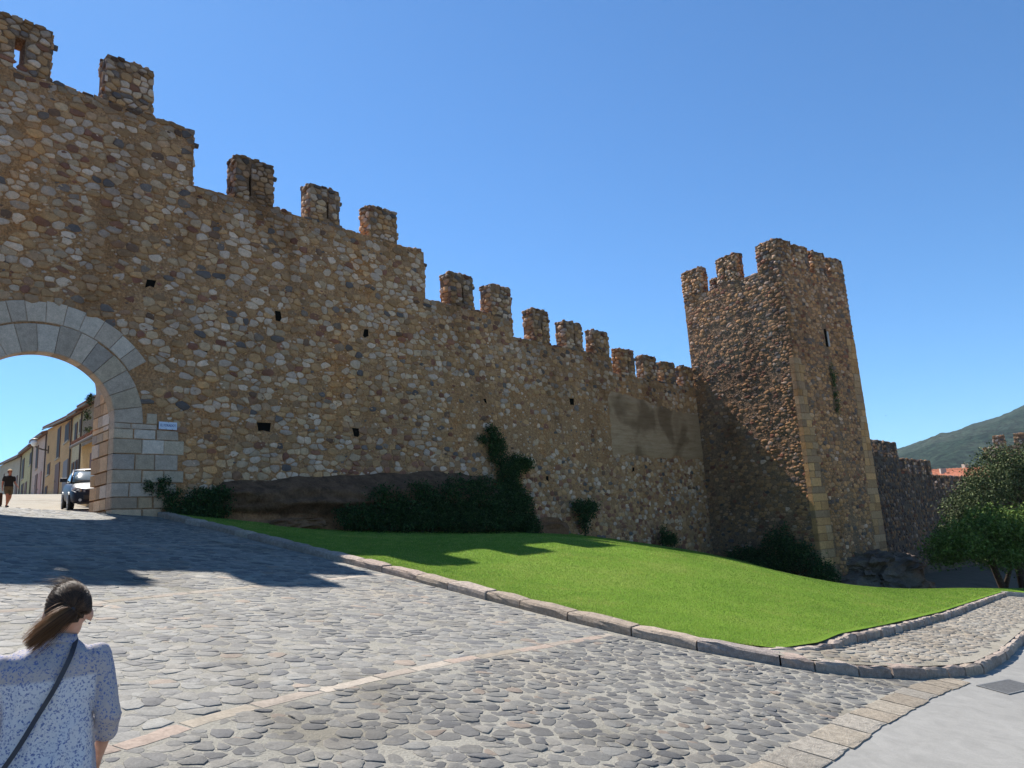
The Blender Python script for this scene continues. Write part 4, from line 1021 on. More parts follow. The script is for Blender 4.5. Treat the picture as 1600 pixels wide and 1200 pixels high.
# trees
def tree(name, label, base, trunk, blobs, n, size, cols, seed, clump, r0=.16):
    m = MB(); rng = random.Random(seed)
    for P in trunk: m.tube(P[1], [P[0] * (1 - .65 * i / (len(P[1]) - 1)) for i in range(len(P[1]))], 8)
    top = Vector(trunk[0][1][-1])
    for b_ in blobs:
        c = Vector(b_[:3]); s = Vector(trunk[0][1][-2]).lerp(top, rng.random()); mid = s.lerp(c, .5) + Vector((rng.uniform(-.2, .2), rng.uniform(-.2, .2), rng.uniform(0, .25)))
        m.tube([s, mid, c], [r0 * .45, r0 * .28, r0 * .1], 5)
        for _ in range(3):
            e = c + Vector((rng.uniform(-1, 1) * b_[3], rng.uniform(-1, 1) * b_[4], rng.uniform(-.6, 1) * b_[5])) * .8
            m.tube([mid.lerp(c, .6), e], [r0 * .12, r0 * .04], 4)
    return plant(name, label, 'tree', base, blobs, n, size, cols, seed, m, clump, part='crown')
B1 = [(42.0, 10.4, -1.7, 1.3, 1.3, .9), (43.2, 9.4, -1.3, 1.3, 1.3, .95), (44.0, 8.2, -1.5, 1.2, 1.3, 1.0), (45.2, 7.4, -1.6, 1.2, 1.2, .95), (44.2, 9.4, -.7, 1.1, 1.2, .7), (42.4, 11.2, -2.2, .9, .9, .6), (45.5, 8.3, -.9, 1.0, 1.1, .7), (43.6, 8.9, -2.4, 1.5, 1.3, .6)]
tree('tree', 'smaller bright green tree with leaning forked trunk at right edge', (45.0, 9.3, -4.9),
     [(.22, [(45.0, 9.3, -5.0), (44.8, 9.4, -4.1), (44.3, 9.5, -3.2), (43.9, 9.6, -2.3), (43.7, 9.6, -1.6)]), (.14, [(44.8, 9.35, -4.2), (44.9, 9.0, -3.3), (45.0, 8.6, -2.0)])], B1, 22000, .075, GREEN_MD, 51, (26, .20))
B2 = [(58.5, 13.2, -.2, 1.7, 1.9, 1.4), (60, 12.4, 1.4, 1.8, 1.8, 1.5), (61.5, 11.6, 2.8, 1.7, 1.7, 1.2), (62.4, 10.6, 1.2, 2.0, 2.0, 1.8), (60.2, 13.2, -1.6, 2.2, 2.0, 1.6), (63, 9.4, 2.9, 1.6, 1.6, 1.4), (64, 9.2, .6, 2.0, 2.0, 1.9), (59.6, 12.2, -3.0, 2.2, 2.0, 1.0), (62.8, 10.0, -1.8, 2.4, 2.2, 1.6), (57.8, 14.3, -1.9, 1.1, 1.2, .9), (65, 8, 2.2, 1.8, 1.8, 1.5)]
tree('tree', 'larger dark olive green evergreen tree behind the bright tree at right edge', (61.5, 11.6, -6.2),
     [(.35, [(61.5, 11.6, -6.3), (61.4, 11.7, -4), (61.3, 11.8, -2), (61.5, 11.6, .5), (61.8, 11.4, 2)])], B2, 60000, .085, GREEN_OL, 52, (30, .24), .3)
# tree behind the gate, at the left edge
B3 = [(4.1, 30.5, 5.6, .9, .9, .5), (3.7, 30.6, 6.6, .9, .9, .5), (3.2, 30.6, 7.6, 1.0, 1.0, .6), (3.4, 30.8, 4.9, 1.0, 1.0, .4), (2.4, 30.5, 6.4, 1.0, 1.0, 1.6)]
tree('tree', 'feathery conifer twigs at the left edge seen through the gate', (2.6, 30.6, 1.9),
     [(.16, [(2.6, 30.6, 1.8), (2.6, 30.6, 4), (2.7, 30.6, 6), (2.7, 30.6, 8.2)])], B3, 5200, .045, GREEN_OL, 53, (14, .10), .12)
bl = [(7.02, 23.95, 4.75, .10, .08, .14), (6.98, 23.95, 4.25, .08, .08, .18), (7.0, 23.95, 3.8, .06, .06, .12)]
plant('wall_sprigs', 'few dark sprigs growing from the back edge inside the gate arch', 'plant', (7.1, 24, 4.2), bl, 420, .035, GREEN_DK, 54, clump=(10, .04))

# ------------------------------------------------------------------ street sign
so_ = (8.25, 21.93, 3.62); sign = empty('street_sign', so_); tag(sign, 'white street name plate with blue letters fixed right of the gate arch', 'sign')
M['enamel'] = plain('white_enamel_mat', (.62, .64, .74), .35, var=.08, sc=9); M['blue'] = plain('blue_letter_mat', (.03, .05, .22), .5, var=.1)
MB().box((8.25, 21.93, 3.62), (8.76, 21.95, 3.84)).build('sign_plate', M['enamel'], sign, so_)
def text(s, name, size, loc, rot, mat, parent, sx=1, ext=.002):
    c = bpy.data.curves.new(name, 'FONT'); c.body = s; c.size = size; c.extrude = ext; c.align_x = 'CENTER'; c.align_y = 'CENTER'
    c.materials.append(mat); o = bpy.data.objects.new(name, c); COL.objects.link(o); bpy.context.view_layer.update(); me = bpy.data.meshes.new_from_object(o.evaluated_get(bpy.context.evaluated_depsgraph_get())); bpy.data.objects.remove(o)
    me.name = name; q = bpy.data.objects.new(name, me); COL.objects.link(q); q.parent = parent; q.location = loc; q.rotation_euler = rot; q.scale = (sx, 1, 1); return q
text('EL FORADOT', 'lettering', .125, (.255 * S, -.004, .115 * S), (pi / 2, 0, 0), M['blue'], sign, .74)
for dx, dz in ((.26, .205), (.2, .015), (.03, .015), (.38, .015)):
    MB().box((8.25 + dx - .008, 21.922, 3.62 + dz - .008), (8.25 + dx + .008, 21.93, 3.62 + dz + .008)).build('sign_screw', M['iron'], sign, so_)

# ------------------------------------------------------------------ houses behind the gate
HP = np.array([13.543, 43.961]); HD = np.array([.14062, .99006]); HN = np.array([-.99006, .14062])
def render_mat(name, c): return rock_mat(name, [tuple(min(.85, x * f) for x in c) for f in (.95, 1.1, 1.22, 1.32)], .5)
M['tile'] = plain('terracotta_tile_mat', (.24, .13, .085), .9, var=.35, sc=4); M['shutter'] = plain('brown_shutter_mat', (.13, .06, .035), .7); M['glassy'] = plain('dark_window_glass_mat', (.03, .022, .018), .65, spec=.15)
M['greyshut'] = plain('grey_shutter_mat', (.17, .15, .15), .7); M['pinkdoor'] = plain('pink_door_mat', (.42, .22, .17), .7); M['gutter'] = plain('dark_gutter_mat', (.09, .07, .055), .6)
def hp(u, off, z): p = HP + HD * u + HN * off; return (p[0], p[1], z)
def hbox(u0, u1, o0, o1, z0, z1):
    vs = [hp(u, o, z) for z in (z0, z1) for u, o in ((u0, o0), (u1, o0), (u1, o1), (u0, o1))]
    return MB().add(vs, [(0, 1, 2, 3), (4, 7, 6, 5), (0, 4, 5, 1), (1, 5, 6, 2), (2, 6, 7, 3), (3, 7, 4, 0)])
def house(u0, u1, off, zb, z0, z1, wins, col, label, mat_name, group='houses along the street behind the gate', depth=8):
    base = hp(u0, off, zb); h = empty('house', base); tag(h, label, 'house', group)
    # body with sloped top following eave (z0 at u0, z1 at u1)
    vs = [hp(u, o, zb) for u, o in ((u0, off), (u1, off), (u1, off - depth), (u0, off - depth))] + [hp(u0, off, z0), hp(u1, off, z1), hp(u1, off - depth, z1), hp(u0, off - depth, z0)]
    MB().add(vs, [(0, 1, 2, 3), (4, 7, 6, 5), (0, 4, 5, 1), (1, 5, 6, 2), (2, 6, 7, 3), (3, 7, 4, 0)]).build('wall', render_mat(mat_name, col), h, base)
    e = .35; rv = [hp(u0 - .05, off + e, z0 - .02), hp(u1 + .05, off + e, z1 - .02), hp(u1 + .05, off - depth / 2, z1 + 1.4), hp(u0 - .05, off - depth / 2, z0 + 1.4)]
    rv2 = [(a, b_, c + .14) for a, b_, c in rv]
    r = MB().add(rv + rv2, [(0, 1, 2, 3), (4, 7, 6, 5), (0, 4, 5, 1), (1, 5, 6, 2), (2, 6, 7, 3), (3, 7, 4, 0)]).build('roof', M['tile'], h, base)
    rows = MB(); n = max(6, int(abs(u1 - u0) / .3))
    for i in range(n):
        t = (i + .5) / n; a = Vector(rv2[0]).lerp(Vector(rv2[1]), t); c = Vector(rv2[3]).lerp(Vector(rv2[2]), t); rows.tube([a + (a - c) * .01, c], .075, 6)
    tag(rows.build('roof_tiles', M['tile'], r, base), kind='stuff')
    MB().tube([hp(u0, off + e + .04, z0 - .03), hp(u1, off + e + .04, z1 - .03)], .06, 6).build('gutter', M['gutter'], h, base)
    MB().tube([hp(u0 + .15, off + .07, z0), hp(u0 + .15, off + .07, zb)], .05, 6).build('downpipe', M['gutter'], h, base)
    for (a, c, za, zc, kind) in wins:
        a, c = min(a, c), max(a, c)
        if kind == 'w':
            f = hbox(a, c, off - .02, off + .05, za, zc).build('window', M['shutter'], h, base)
            um = (a + c) / 2; w_ = (c - a)
            for q0, q1 in ((a + w_ * .12, um - w_ * .04), (um + w_ * .04, c - w_ * .12)):
                hbox(q0, q1, off + .05, off + .056, za + .08, zc - .08).build('pane', M['glassy'], f, base)
            hbox(a - .06, c + .06, off - .01, off + .12, za - .09, za - .005).build('sill', M['ashgrey'], f, base)
        else:
            f = hbox(a, c, off - .02, off + .05, za, zc).build('door', M[kind], h, base)
            hbox(a + (c - a) * .8, a + (c - a) * .86, off + .05, off + .09, za + (zc - za) * .45, za + (zc - za) * .5).build('handle', M['iron'], f, base)
    return h
M['ashgrey'] = plain('pale_sill_mat', (.36, .33, .28), .8)
house(44.9, 75.3, 0, 4.5, 11.0, 13.35, [(48.14, 50.37, 7.2, 9.4, 'shutter'), (56, 57.2, 9.5, 10.9, 'w'), (66, 67.2, 10, 11.4, 'w')], (.40, .35, .27), 'grey beige house at the far left end of the row', 'grey_beige_render')
house(34.6, 44.8, 0, 4.0, 10.7, 11.15, [(41.94, 43.92, 8.47, 10.5, 'w'), (35.3, 37.0, 9.13, 10.3, 'w'), (38.2, 40.1, 6.2, 7.82, 'shutter'), (41.4, 43.4, 6.2, 7.94, 'w')], (.46, .40, .23), 'olive yellow house in the row, second from the far left end', 'olive_render')
house(24.65, 34.5, 0, 3.5, 10.4, 10.98, [(30.3, 31.8, 8.23, 10.22, 'w'), (29.8, 31.3, 5.9, 7.68, 'shutter'), (27.04, 28.89, 5.0, 7.59, 'pinkdoor')], (.52, .38, .31), 'pinkish house with a pink door left of the orange house', 'pink_render')
house(10.95, 24.55, 0, 3.0, 9.45, 10.75, [(16.6, 18.2, 7.53, 9.79, 'w'), (12.2, 14.3, 8.18, 9.47, 'w'), (21.6, 23.1, 6.81, 7.71, 'w'), (16.1, 18.4, 4.8, 7.14, 'shutter'), (12.1, 14.2, 4.6, 6.89, 'greyshut'), (22.5, 23.8, 4.9, 6.01, 'w')], (.52, .33, .17), 'wide orange ochre house in the middle of the row behind the gate', 'orange_render')
house(6.8, 10.85, 0, 2.8, 9.2, 9.5, [(8.8, 9.8, 7.67, 8.87, 'w'), (7.1, 7.9, 7.95, 8.86, 'w'), (9.5, 10.3, 5.6, 6.36, 'w'), (8.2, 9.0, 5.55, 6.35, 'w'), (7.2, 7.85, 5.5, 6.33, 'w')], (.50, .42, .27), 'narrow cream house between the orange house and the grey gable', 'cream_render')
house(-2.3, 6.7, 0.02, 2.5, 8.6, 9.35, [], (.24, .19, .14), 'bare grey brown gable wall rising behind the low ochre house', 'gable_render')
house(-17.5, -11.2, 2.5, 1.2, 4.25, 4.58, [(-14.4, -13.67, 2.3, 4.0, 'shutter')], (.55, .38, .18), 'low ochre house with brown door nearest the gate, beside the car', 'ochre_render', depth=5)
# street lamp on a bracket
lb = hp(23.2, 0, 9.1); lamp = empty('street_lamp', lb); tag(lamp, 'white street lamp on a dark bracket arm fixed to the pink house', 'street lamp')
M['lampglass'] = plain('lamp_glass_mat', (.8, .8, .78), .3, var=.03)
MB().tube([hp(23.2, 0, 8.85), hp(23.2, .4, 8.9), hp(23.2, .8, 9.05), hp(23.2, .95, 9.2)], .06, 6).build('bracket_arm', M['gutter'], lamp, lb)
MB().obox(hp(23.2, .04, 8.9), (HD[0], HD[1], 0), (HN[0], HN[1], 0), (0, 0, 1), .12, .04, .3).build('wall_plate', M['gutter'], lamp, lb)
MB().tube([hp(23.2, 1.0, 9.15), hp(23.2, 1.0, 9.25), hp(23.2, 1.0, 9.5), hp(23.2, 1.0, 9.7)], [.12, .22, .27, .1], 8).build('lantern', M['lampglass'], lamp, lb, smooth=True)
MB().tube([hp(23.2, 1.0, 9.7), hp(23.2, 1.0, 9.8)], [.3, .05], 8).build('lamp_cap', M['gutter'], lamp, lb)

# roofs of the lower town beyond the right-hand wall
M['wall_plain'] = plain('cream_wall_mat', (.45, .38, .30), .9); M['redtile'] = plain('red_tile_mat', (.34, .125, .07), .9, var=.3, sc=1.2)
def town_house(x, y, w_, d_, zb, ze, ridge, rz, label):
    base = (x, y, zb); h = empty('house', base, rz); tag(h, label, 'house', 'red roofed houses beyond the wall')
    MB().box((-w_ / 2, -d_ / 2, 0), (w_ / 2, d_ / 2, ze - zb)).build('wall', M['wall_plain'], h)
    z0 = ze - zb; r = ridge
    vs = [(-w_ / 2 - .5, -d_ / 2 - .5, z0 - .1), (w_ / 2 + .5, -d_ / 2 - .5, z0 - .1), (w_ / 2 + .5, d_ / 2 + .5, z0 - .1), (-w_ / 2 - .5, d_ / 2 + .5, z0 - .1), (-w_ / 2 - .5, 0, z0 + r), (w_ / 2 + .5, 0, z0 + r)]
    rf = MB().add(vs, [(0, 1, 5, 4), (2, 3, 4, 5), (0, 4, 3), (1, 2, 5), (0, 3, 2, 1)]).build('roof', M['redtile'], h)
    m = MB(); n = int(w_ / .9)
    for i in range(n + 1):
        xx = -w_ / 2 - .4 + (w_ + .8) * i / n
        m.tube([(xx, -d_ / 2 - .5, z0 + .02), (xx, 0, z0 + r + .1), (xx, d_ / 2 + .5, z0 + .02)], .12, 5)
    tag(m.build('roof_tiles', M['redtile'], rf), kind='stuff')
    for i in range(int(w_ / 4)):
        u = -w_ / 2 + 2 + i * 4; f = MB().box((u - .6, -d_ / 2 - .06, z0 - 2.6), (u + .6, -d_ / 2 + .02, z0 - 1.0)).build('window', M['shutter'], h)
        MB().box((u - .45, -d_ / 2 - .07, z0 - 2.4), (u + .45, -d_ / 2 - .058, z0 - 1.2)).build('pane', M['glassy'], f)
    MB().box((w_ * .2, .5, z0 + r * .4), (w_ * .2 + .9, 1.4, z0 + r + 1.0)).build('chimney', M['wall_plain'], rf)
town_house(150, 41, 17, 12, -8, 4.2, 1.9, radians(-62), 'red roofed house beyond the wall, leftmost of the red roofs')
town_house(158, 34, 18, 13, -8, 4.7, 1.9, radians(-50), 'broad red roofed house beyond the wall, middle of the red roofs')
town_house(172, 26, 18, 13, -8, 5.6, 2.0, radians(-70), 'red roofed house beyond the wall, partly behind the dark tree')
town_house(182, 44, 22, 14, -8, 6.2, 2.0, radians(-35), 'furthest red roofed house, above the other red roofs')

# ------------------------------------------------------------------ mountain
def mountain():
    ys = np.r_[np.linspace(-1600, 0, 50), np.linspace(12, 900, 150), np.linspace(920, 2600, 60)]
    ts = np.linspace(0, 1, 90); V = []
    for y in ys:
        zr = np.interp(y, [-1600, -700, -200, 60, 200, 330, 374, 410, 470, 506, 656, 800, 1100, 1600, 2600], [80, 190, 250, 285, 288, 275, 257, 243, 231, 222, 188, 165, 120, 60, 10])
        zr += 3.5 * mn.fractal(Vector((y * .02, 2, 2)), 1, 2, 5)
        for t in ts:
            x = 700 + 2400 * t
            xr = (x - 2300) / (1600 if x < 2300 else 800); prof = max(0, 1 - abs(xr)) if x > 2300 else max(0, 1 - abs(xr)) ** 1.25
            n = mn.fractal(Vector((x * .0035, y * .0035, 5)), .9, 2.1, 7)
            f = min(1, (1 - prof) * 4) * min(1, prof * 4)
            V.append((x, y, -40 + (zr * .95 + 40) * prof + 26 * n * f + (1.3 * mn.noise(Vector((x * .11, y * .11, 1))) + 1.0 * random.random()) * min(1, prof * 5)))
    nx, ny = len(ys), len(ts); i = np.arange(nx * ny).reshape(nx, ny)
    F = np.stack([i[:-1, :-1], i[:-1, 1:], i[1:, 1:], i[1:, :-1]], -1).reshape(-1, 4)[:, ::-1]
    o = link_mesh('mountain', np.array(V), F, M['mountain'], smooth=True); tag(o, kind='structure')
mountain()
# ------------------------------------------------------------------ car (metres, local frame: front towards -y, x to the driver's left in view)
def car():
    loc = (7.42, 24.15, 1.47); zg = float(plane(7.6, 24.4)); o = empty('parked_car', (loc[0], loc[1], zg), radians(-3))
    sl_ = atan2(float(plane(7.42, 27.0)) - float(plane(7.42, 24.4)), 2.6); o.rotation_euler = (sl_, radians(0), radians(-11))
    o.scale = (1.07, 1.07, 1.07)
    tag(o, 'dark blue hatchback car parked behind the gate, half hidden by the stone jamb', 'car')
    pm, n, l, b = new_mat('navy_car_paint_mat'); b.inputs['Base Color'].default_value = (.008, .009, .02, 1); b.inputs['Roughness'].default_value = .45; b.inputs['Coat Weight'].default_value = .05; b.inputs['Coat Roughness'].default_value = .1; b.inputs['Specular IOR Level'].default_value = .22
    gm, n, l, b = new_mat('windscreen_glass_mat'); b.inputs['Base Color'].default_value = (.10, .13, .13, 1); b.inputs['Roughness'].default_value = .12; b.inputs['Specular IOR Level'].default_value = .9
    bk = plain('black_plastic_mat', (.012, .012, .014), .5, spec=.4); ty = plain('tyre_rubber_mat', (.018, .018, .018), .85); rim = plain('alloy_rim_mat', (.35, .35, .36), .35, .8)
    hl, n, l, b = new_mat('headlight_glass_mat'); b.inputs['Base Color'].default_value = (.35, .37, .40, 1); b.inputs['Roughness'].default_value = .1; b.inputs['Metallic'].default_value = .4
    wh = plain('number_plate_mat', (.62, .62, .55), .5, var=.05); lt = plain('plate_letter_mat', (.02, .02, .02), .6)
    def loft(name, st, mat, parent, sub=1):
        """st: stations (y, [(x,z)...]) half profiles from bottom centre to top centre, mirrored"""
        V = []; F = []; m = len(st[0][1])
        for y, pr in st:
            ring = [(x, y + (dy if len(q) > 2 else 0), z) for q in pr for x, z, dy in [(q[0], q[1], q[2] if len(q) > 2 else 0)]]
            V += ring + [(-a, b_, c) for a, b_, c in ring[::-1]]
        R_ = 2 * m
        for i in range(len(st) - 1):
            for k in range(R_): F.append((i * R_ + k, i * R_ + (k + 1) % R_, (i + 1) * R_ + (k + 1) % R_, (i + 1) * R_ + k))
        F.append(tuple(range(R_))[::-1]); F.append(tuple(range((len(st) - 1) * R_, len(st) * R_)))
        ob = link_mesh(name, V, F, mat, parent, smooth=True, scale=1)
        md = ob.modifiers.new('round', 'SUBSURF'); md.levels = md.render_levels = 2
        return ob
    B = [(-.02, [(0, .24), (.55, .24), (.62, .30), (.62, .5), (.58, .62), (.3, .66), (0, .67)]),
         (.06, [(0, .20), (.68, .20), (.76, .30), (.76, .52), (.70, .68), (.35, .74), (0, .755)]),
         (.35, [(0, .20), (.76, .20), (.835, .32), (.835, .6), (.77, .78), (.40, .84), (0, .86)]),
         (1.0, [(0, .20), (.76, .20), (.85, .32), (.85, .68), (.80, .90), (.42, .96), (0, .98)]),
         (2.2, [(0, .20), (.76, .20), (.85, .32), (.855, .7), (.81, .93), (.45, .97), (0, .98)]),
         (3.5, [(0, .20), (.76, .20), (.84, .32), (.84, .72), (.79, .95), (.45, .98), (0, .98)]),
         (3.85, [(0, .28), (.68, .28), (.78, .36), (.78, .7), (.72, .92), (.4, .96), (0, .96)])]
    loft('body', B, pm, o)
    G = [(.98, [(0, .93), (.70, .93), (.74, .945), (.70, .955), (.4, .965), (0, .97)]),
         (1.75, [(0, .93), (.74, .93), (.76, .96), (.63, 1.36), (.4, 1.415), (0, 1.43)]),
         (2.6, [(0, .93), (.74, .93), (.77, .97), (.63, 1.40), (.4, 1.455), (0, 1.47)]),
         (3.4, [(0, .93), (.72, .93), (.74, .97), (.60, 1.37), (.4, 1.42), (0, 1.43)]),
         (3.75, [(0, .93), (.68, .93), (.70, .95), (.62, 1.02), (.4, 1.05), (0, 1.06)])]
    loft('cabin_glass', G, gm, o)
    R_ = [(1.72, [(0, 1.40), (.50, 1.375), (.62, 1.33), (.625, 1.37), (.42, 1.435), (0, 1.45)]),
          (2.6, [(0, 1.44), (.52, 1.41), (.64, 1.36), (.645, 1.41), (.42, 1.475), (0, 1.49)]),
          (3.42, [(0, 1.40), (.50, 1.37), (.60, 1.33), (.61, 1.38), (.42, 1.44), (0, 1.455)])]
    loft('roof', R_, pm, o)
    for s in (-1, 1):
        MB().tube([(s * .755, 1.02, .95), (s * .70, 1.4, 1.19), (s * .635, 1.76, 1.385)], .035, 6).build('pillar', pm, o, scale=1, smooth=True)
        m = MB().obox((s * .98, 1.22, 1.03), (1, .1 * s, 0), (0, 1, 0), (0, 0, 1), .11, .05, .07); m.tube([(s * .80, 1.22, .98), (s * .92, 1.22, 1.01)], .025, 5)
        mm = m.build('wing_mirror', pm, o, scale=1); md = mm.modifiers.new('b', 'BEVEL'); md.width = .025; md.segments = 2
        hv = []; 
        for y, zt in ((.0, 0),):
            hv = [(s * .40, -.005, .60), (s * .70, .10, .60), (s * .80, .30, .66), (s * .80, .42, .76), (s * .70, .26, .755), (s * .42, .07, .715)]
        hv2 = [(a, b_ - .035, c + .01) for a, b_, c in hv]
        F = [(0, 1, 2, 3, 4, 5), (11, 10, 9, 8, 7, 6)] + [(k, 6 + k, 6 + (k + 1) % 6, (k + 1) % 6) for k in range(6)]
        hd = link_mesh('headlight', hv + hv2, F, hl, o, scale=1)
        MB().tube([(s * .56, -.02, .66), (s * .56, .06, .66)], [.055, .045], 12).build('bulb_reflector', rim, hd, scale=1, smooth=True)
        MB().tube([(s * .55, -.05, .34), (s * .55, .02, .34)], [.05, .05], 10).build('fog_lamp', hl, o, scale=1)
        for y in (.72, 3.12):
            wv = MB(); x0, x1 = s * .66, s * .86
            wv.tube([(x0, y, .29), (x0 + s * .02, y, .29), (x1 - s * .02, y, .29), (x1, y, .29)], [.24, .285, .285, .25], 20)
            wo = wv.build('wheel', ty, o, scale=1, smooth=False)
            r_ = MB().tube([(x1 - s * .01, y, .29), (x1 + s * .006, y, .29)], [.185, .175], 16)
            for k in range(5):
                a = 2 * pi * k / 5; r_.obox((x1 + s * .01, y + .09 * cos(a), .29 + .09 * sin(a)), (1, 0, 0), (0, cos(a), sin(a)), (0, -sin(a), cos(a)), .008, .085, .022)
            r_.build('rim', rim, wo, scale=1)
            MB().tube([(s * .80, y, .29), (s * .862, y, .29)], [.335, .325], 20).build('wheel_arch', bk, o, scale=1)
    MB().box((-.45, -.075, .36), (.45, -.03, .50)).build('lower_grille', bk, o, scale=1)
    MB().box((-.62, -.06, .20), (.62, .1, .27)).build('bumper_lip', bk, o, scale=1)
    p = MB().box((-.26, -.10, .505), (.26, -.085, .615)).build('number_plate', wh, o, scale=1)
    t = text('0522', 'plate_lettering', .12, (-.04, -.103, .56), (pi / 2, 0, 0), lt, p, .9, .001)
    MB().tube([(0, -.06, .685), (0, -.03, .69)], [.055, .05], 16).build('badge', rim, o, scale=1)
    MB().box((-.28, -.045, .64), (-.07, -.02, .655)).box((.07, -.045, .64), (.28, -.02, .655)).build('grille_slot', bk, o, scale=1)
    for s in (-.45, .15): MB().tube([(s, .98, .985), (s + .5, 1.06, 1.03)], .012, 4).build('wiper', bk, o, scale=1)
car()

# ------------------------------------------------------------------ people
def cap_mesh(mb, p0, p1, r0, r1, n=14, fl=1.0, flax=None):
    p0 = Vector(p0); p1 = Vector(p1); d = (p1 - p0); L = d.length or 1e-4; d = d / L
    ax = Vector(flax) if flax else (Vector((0, 1, 0)) if abs(d.y) < .9 else Vector((1, 0, 0)))
    a = (ax - d * ax.dot(d)).normalized(); b = d.cross(a); rings = []
    for k in range(1, 5): th = pi / 2 * k / 4; rings.append((p0 - d * r0 * cos(th), r0 * sin(th)))
    for k in range(0, 4): th = pi / 2 * k / 4; rings.append((p1 + d * r1 * sin(th), r1 * cos(th)))
    V = [p0 - d * r0]
    for c, r in rings:
        for k in range(n): t = 2 * pi * k / n; V.append(c + a * cos(t) * r * fl + b * sin(t) * r)
    V.append(p1 + d * r1); F = []
    for k in range(n): F.append((0, 1 + (k + 1) % n, 1 + k))
    for i in range(len(rings) - 1):
        for k in range(n): F.append((1 + i * n + k, 1 + i * n + (k + 1) % n, 1 + (i + 1) * n + (k + 1) % n, 1 + (i + 1) * n + k))
    e = 1 + len(rings) * n
    for k in range(n): F.append((e - n + k, e - n + (k + 1) % n, e))
    mb.add(V, F)
def ell(mb, c, rx, ry, rz, n=18, m=12):
    V = []; F = []
    for i in range(m + 1):
        th = pi * i / m
        for k in range(n): ph = 2 * pi * k / n; V.append((c[0] + rx * sin(th) * cos(ph), c[1] + ry * sin(th) * sin(ph), c[2] + rz * cos(th)))
    for i in range(m):
        for k in range(n): F.append((i * n + k, (i + 1) * n + k, (i + 1) * n + (k + 1) % n, i * n + (k + 1) % n))
    mb.add(V, F)
def ringloft(mb, rings, n=24, pw=1.0):
    """rings: (cx,cy,cz,rx,ry) horizontal ellipses bottom to top, closed"""
    V = []; F = []
    for (cx, cy, cz, rx, ry) in rings:
        for k in range(n):
            t = 2 * pi * k / n; c_, s_ = cos(t), sin(t); V.append((cx + rx * math.copysign(abs(c_) ** pw, c_), cy + ry * math.copysign(abs(s_) ** pw, s_), cz))
    for i in range(len(rings) - 1):
        for k in range(n): F.append((i * n + k, i * n + (k + 1) % n, (i + 1) * n + (k + 1) % n, (i + 1) * n + k))
    F.append(tuple(range(n))[::-1]); F.append(tuple(range((len(rings) - 1) * n, len(rings) * n))); mb.add(V, F)
def fuse(name, mb, mat, parent, voxel=.012, smooth=6, fold=0, fs=9, seed=0, cut=None):
    ob = mb.build('tmp_' + name, mat, None, scale=1)
    r = ob.modifiers.new('r', 'REMESH'); r.mode = 'VOXEL'; r.voxel_size = voxel; r.use_smooth_shade = True
    s_ = ob.modifiers.new('s', 'SMOOTH'); s_.factor = .5; s_.iterations = smooth
    bpy.context.view_layer.update(); dg = bpy.context.evaluated_depsgraph_get()
    me = bpy.data.meshes.new_from_object(ob.evaluated_get(dg)); bpy.data.objects.remove(ob)
    if fold:
        for v in me.vertices:
            p = v.co; n1 = mn.noise(Vector((p.x * fs + seed, p.y * fs, p.z * fs * .45))); n2 = mn.noise(Vector((p.x * fs * 2.3, p.y * fs * 2.3 + seed, p.z * fs * 1.1 + p.x * 9)))
            v.co = p + v.normal * fold * (1 - abs(n1) * 3.2 + .5 * n2)
    if cut:
        import bmesh
        bm = bmesh.new(); bm.from_mesh(me); dl = [f for f in bm.faces if cut(f.calc_center_median())]; bmesh.ops.delete(bm, geom=dl, context='FACES'); bm.to_mesh(me); bm.free()
    me.name = name; o = bpy.data.objects.new(name, me); COL.objects.link(o); o.parent = parent
    me.polygons.foreach_set('use_smooth', np.ones(len(me.polygons), dtype=bool))
    if not me.materials: me.materials.append(mat)
    return o
def skin_mat(name, c):
    m, n, l, b = new_mat(name); t = noise_node(n, l, 25, 5, .6, pos(n)); r = ramp(n, l, t.outputs[0], [(.3, [x * .88 for x in c]), (.7, [x * 1.08 for x in c])])
    l.new(r.outputs[0], b.inputs['Base Color']); b.inputs['Roughness'].default_value = .5; b.inputs['Subsurface Weight'].default_value = .12; b.inputs['Subsurface Radius'].default_value = (.01, .004, .002); return m
def hand(mb, w_, d, side, s=1.0, fwd=(0, 1, 0)):
    """palm + five bent fingers continuing the forearm direction d"""
    w_ = Vector(w_); d = Vector(d).normalized(); f = Vector(fwd); f = (f - d * f.dot(d)).normalized(); q = d.cross(f) * side   # q: palm side
    for o_ in (-.02, 0, .02): cap_mesh(mb, w_ + f * o_ * s, w_ + d * .075 * s + f * o_ * 1.15 * s, .016 * s, .015 * s, 8)
    for i, (o_, L) in enumerate(((.030, .062), (.010, .072), (-.010, .068), (-.029, .052))):
        a = w_ + d * .075 * s + f * o_ * s; b1 = a + (d * .95 + q * .25) * L * .5 * s; c_ = b1 + (d * .7 + q * .7) * L * .5 * s
        cap_mesh(mb, a, b1, .0088 * s, .0080 * s, 8); cap_mesh(mb, b1, c_, .0080 * s, .0068 * s, 8)
    a = w_ + d * .025 * s + f * .03 * s; b1 = a + (d * .7 + f * .7 + q * .2) * .038 * s; c_ = b1 + (d * .9 + f * .2 + q * .3) * .03 * s
    cap_mesh(mb, a, b1, .011 * s, .0095 * s, 8); cap_mesh(mb, b1, c_, .0095 * s, .008 * s, 8)
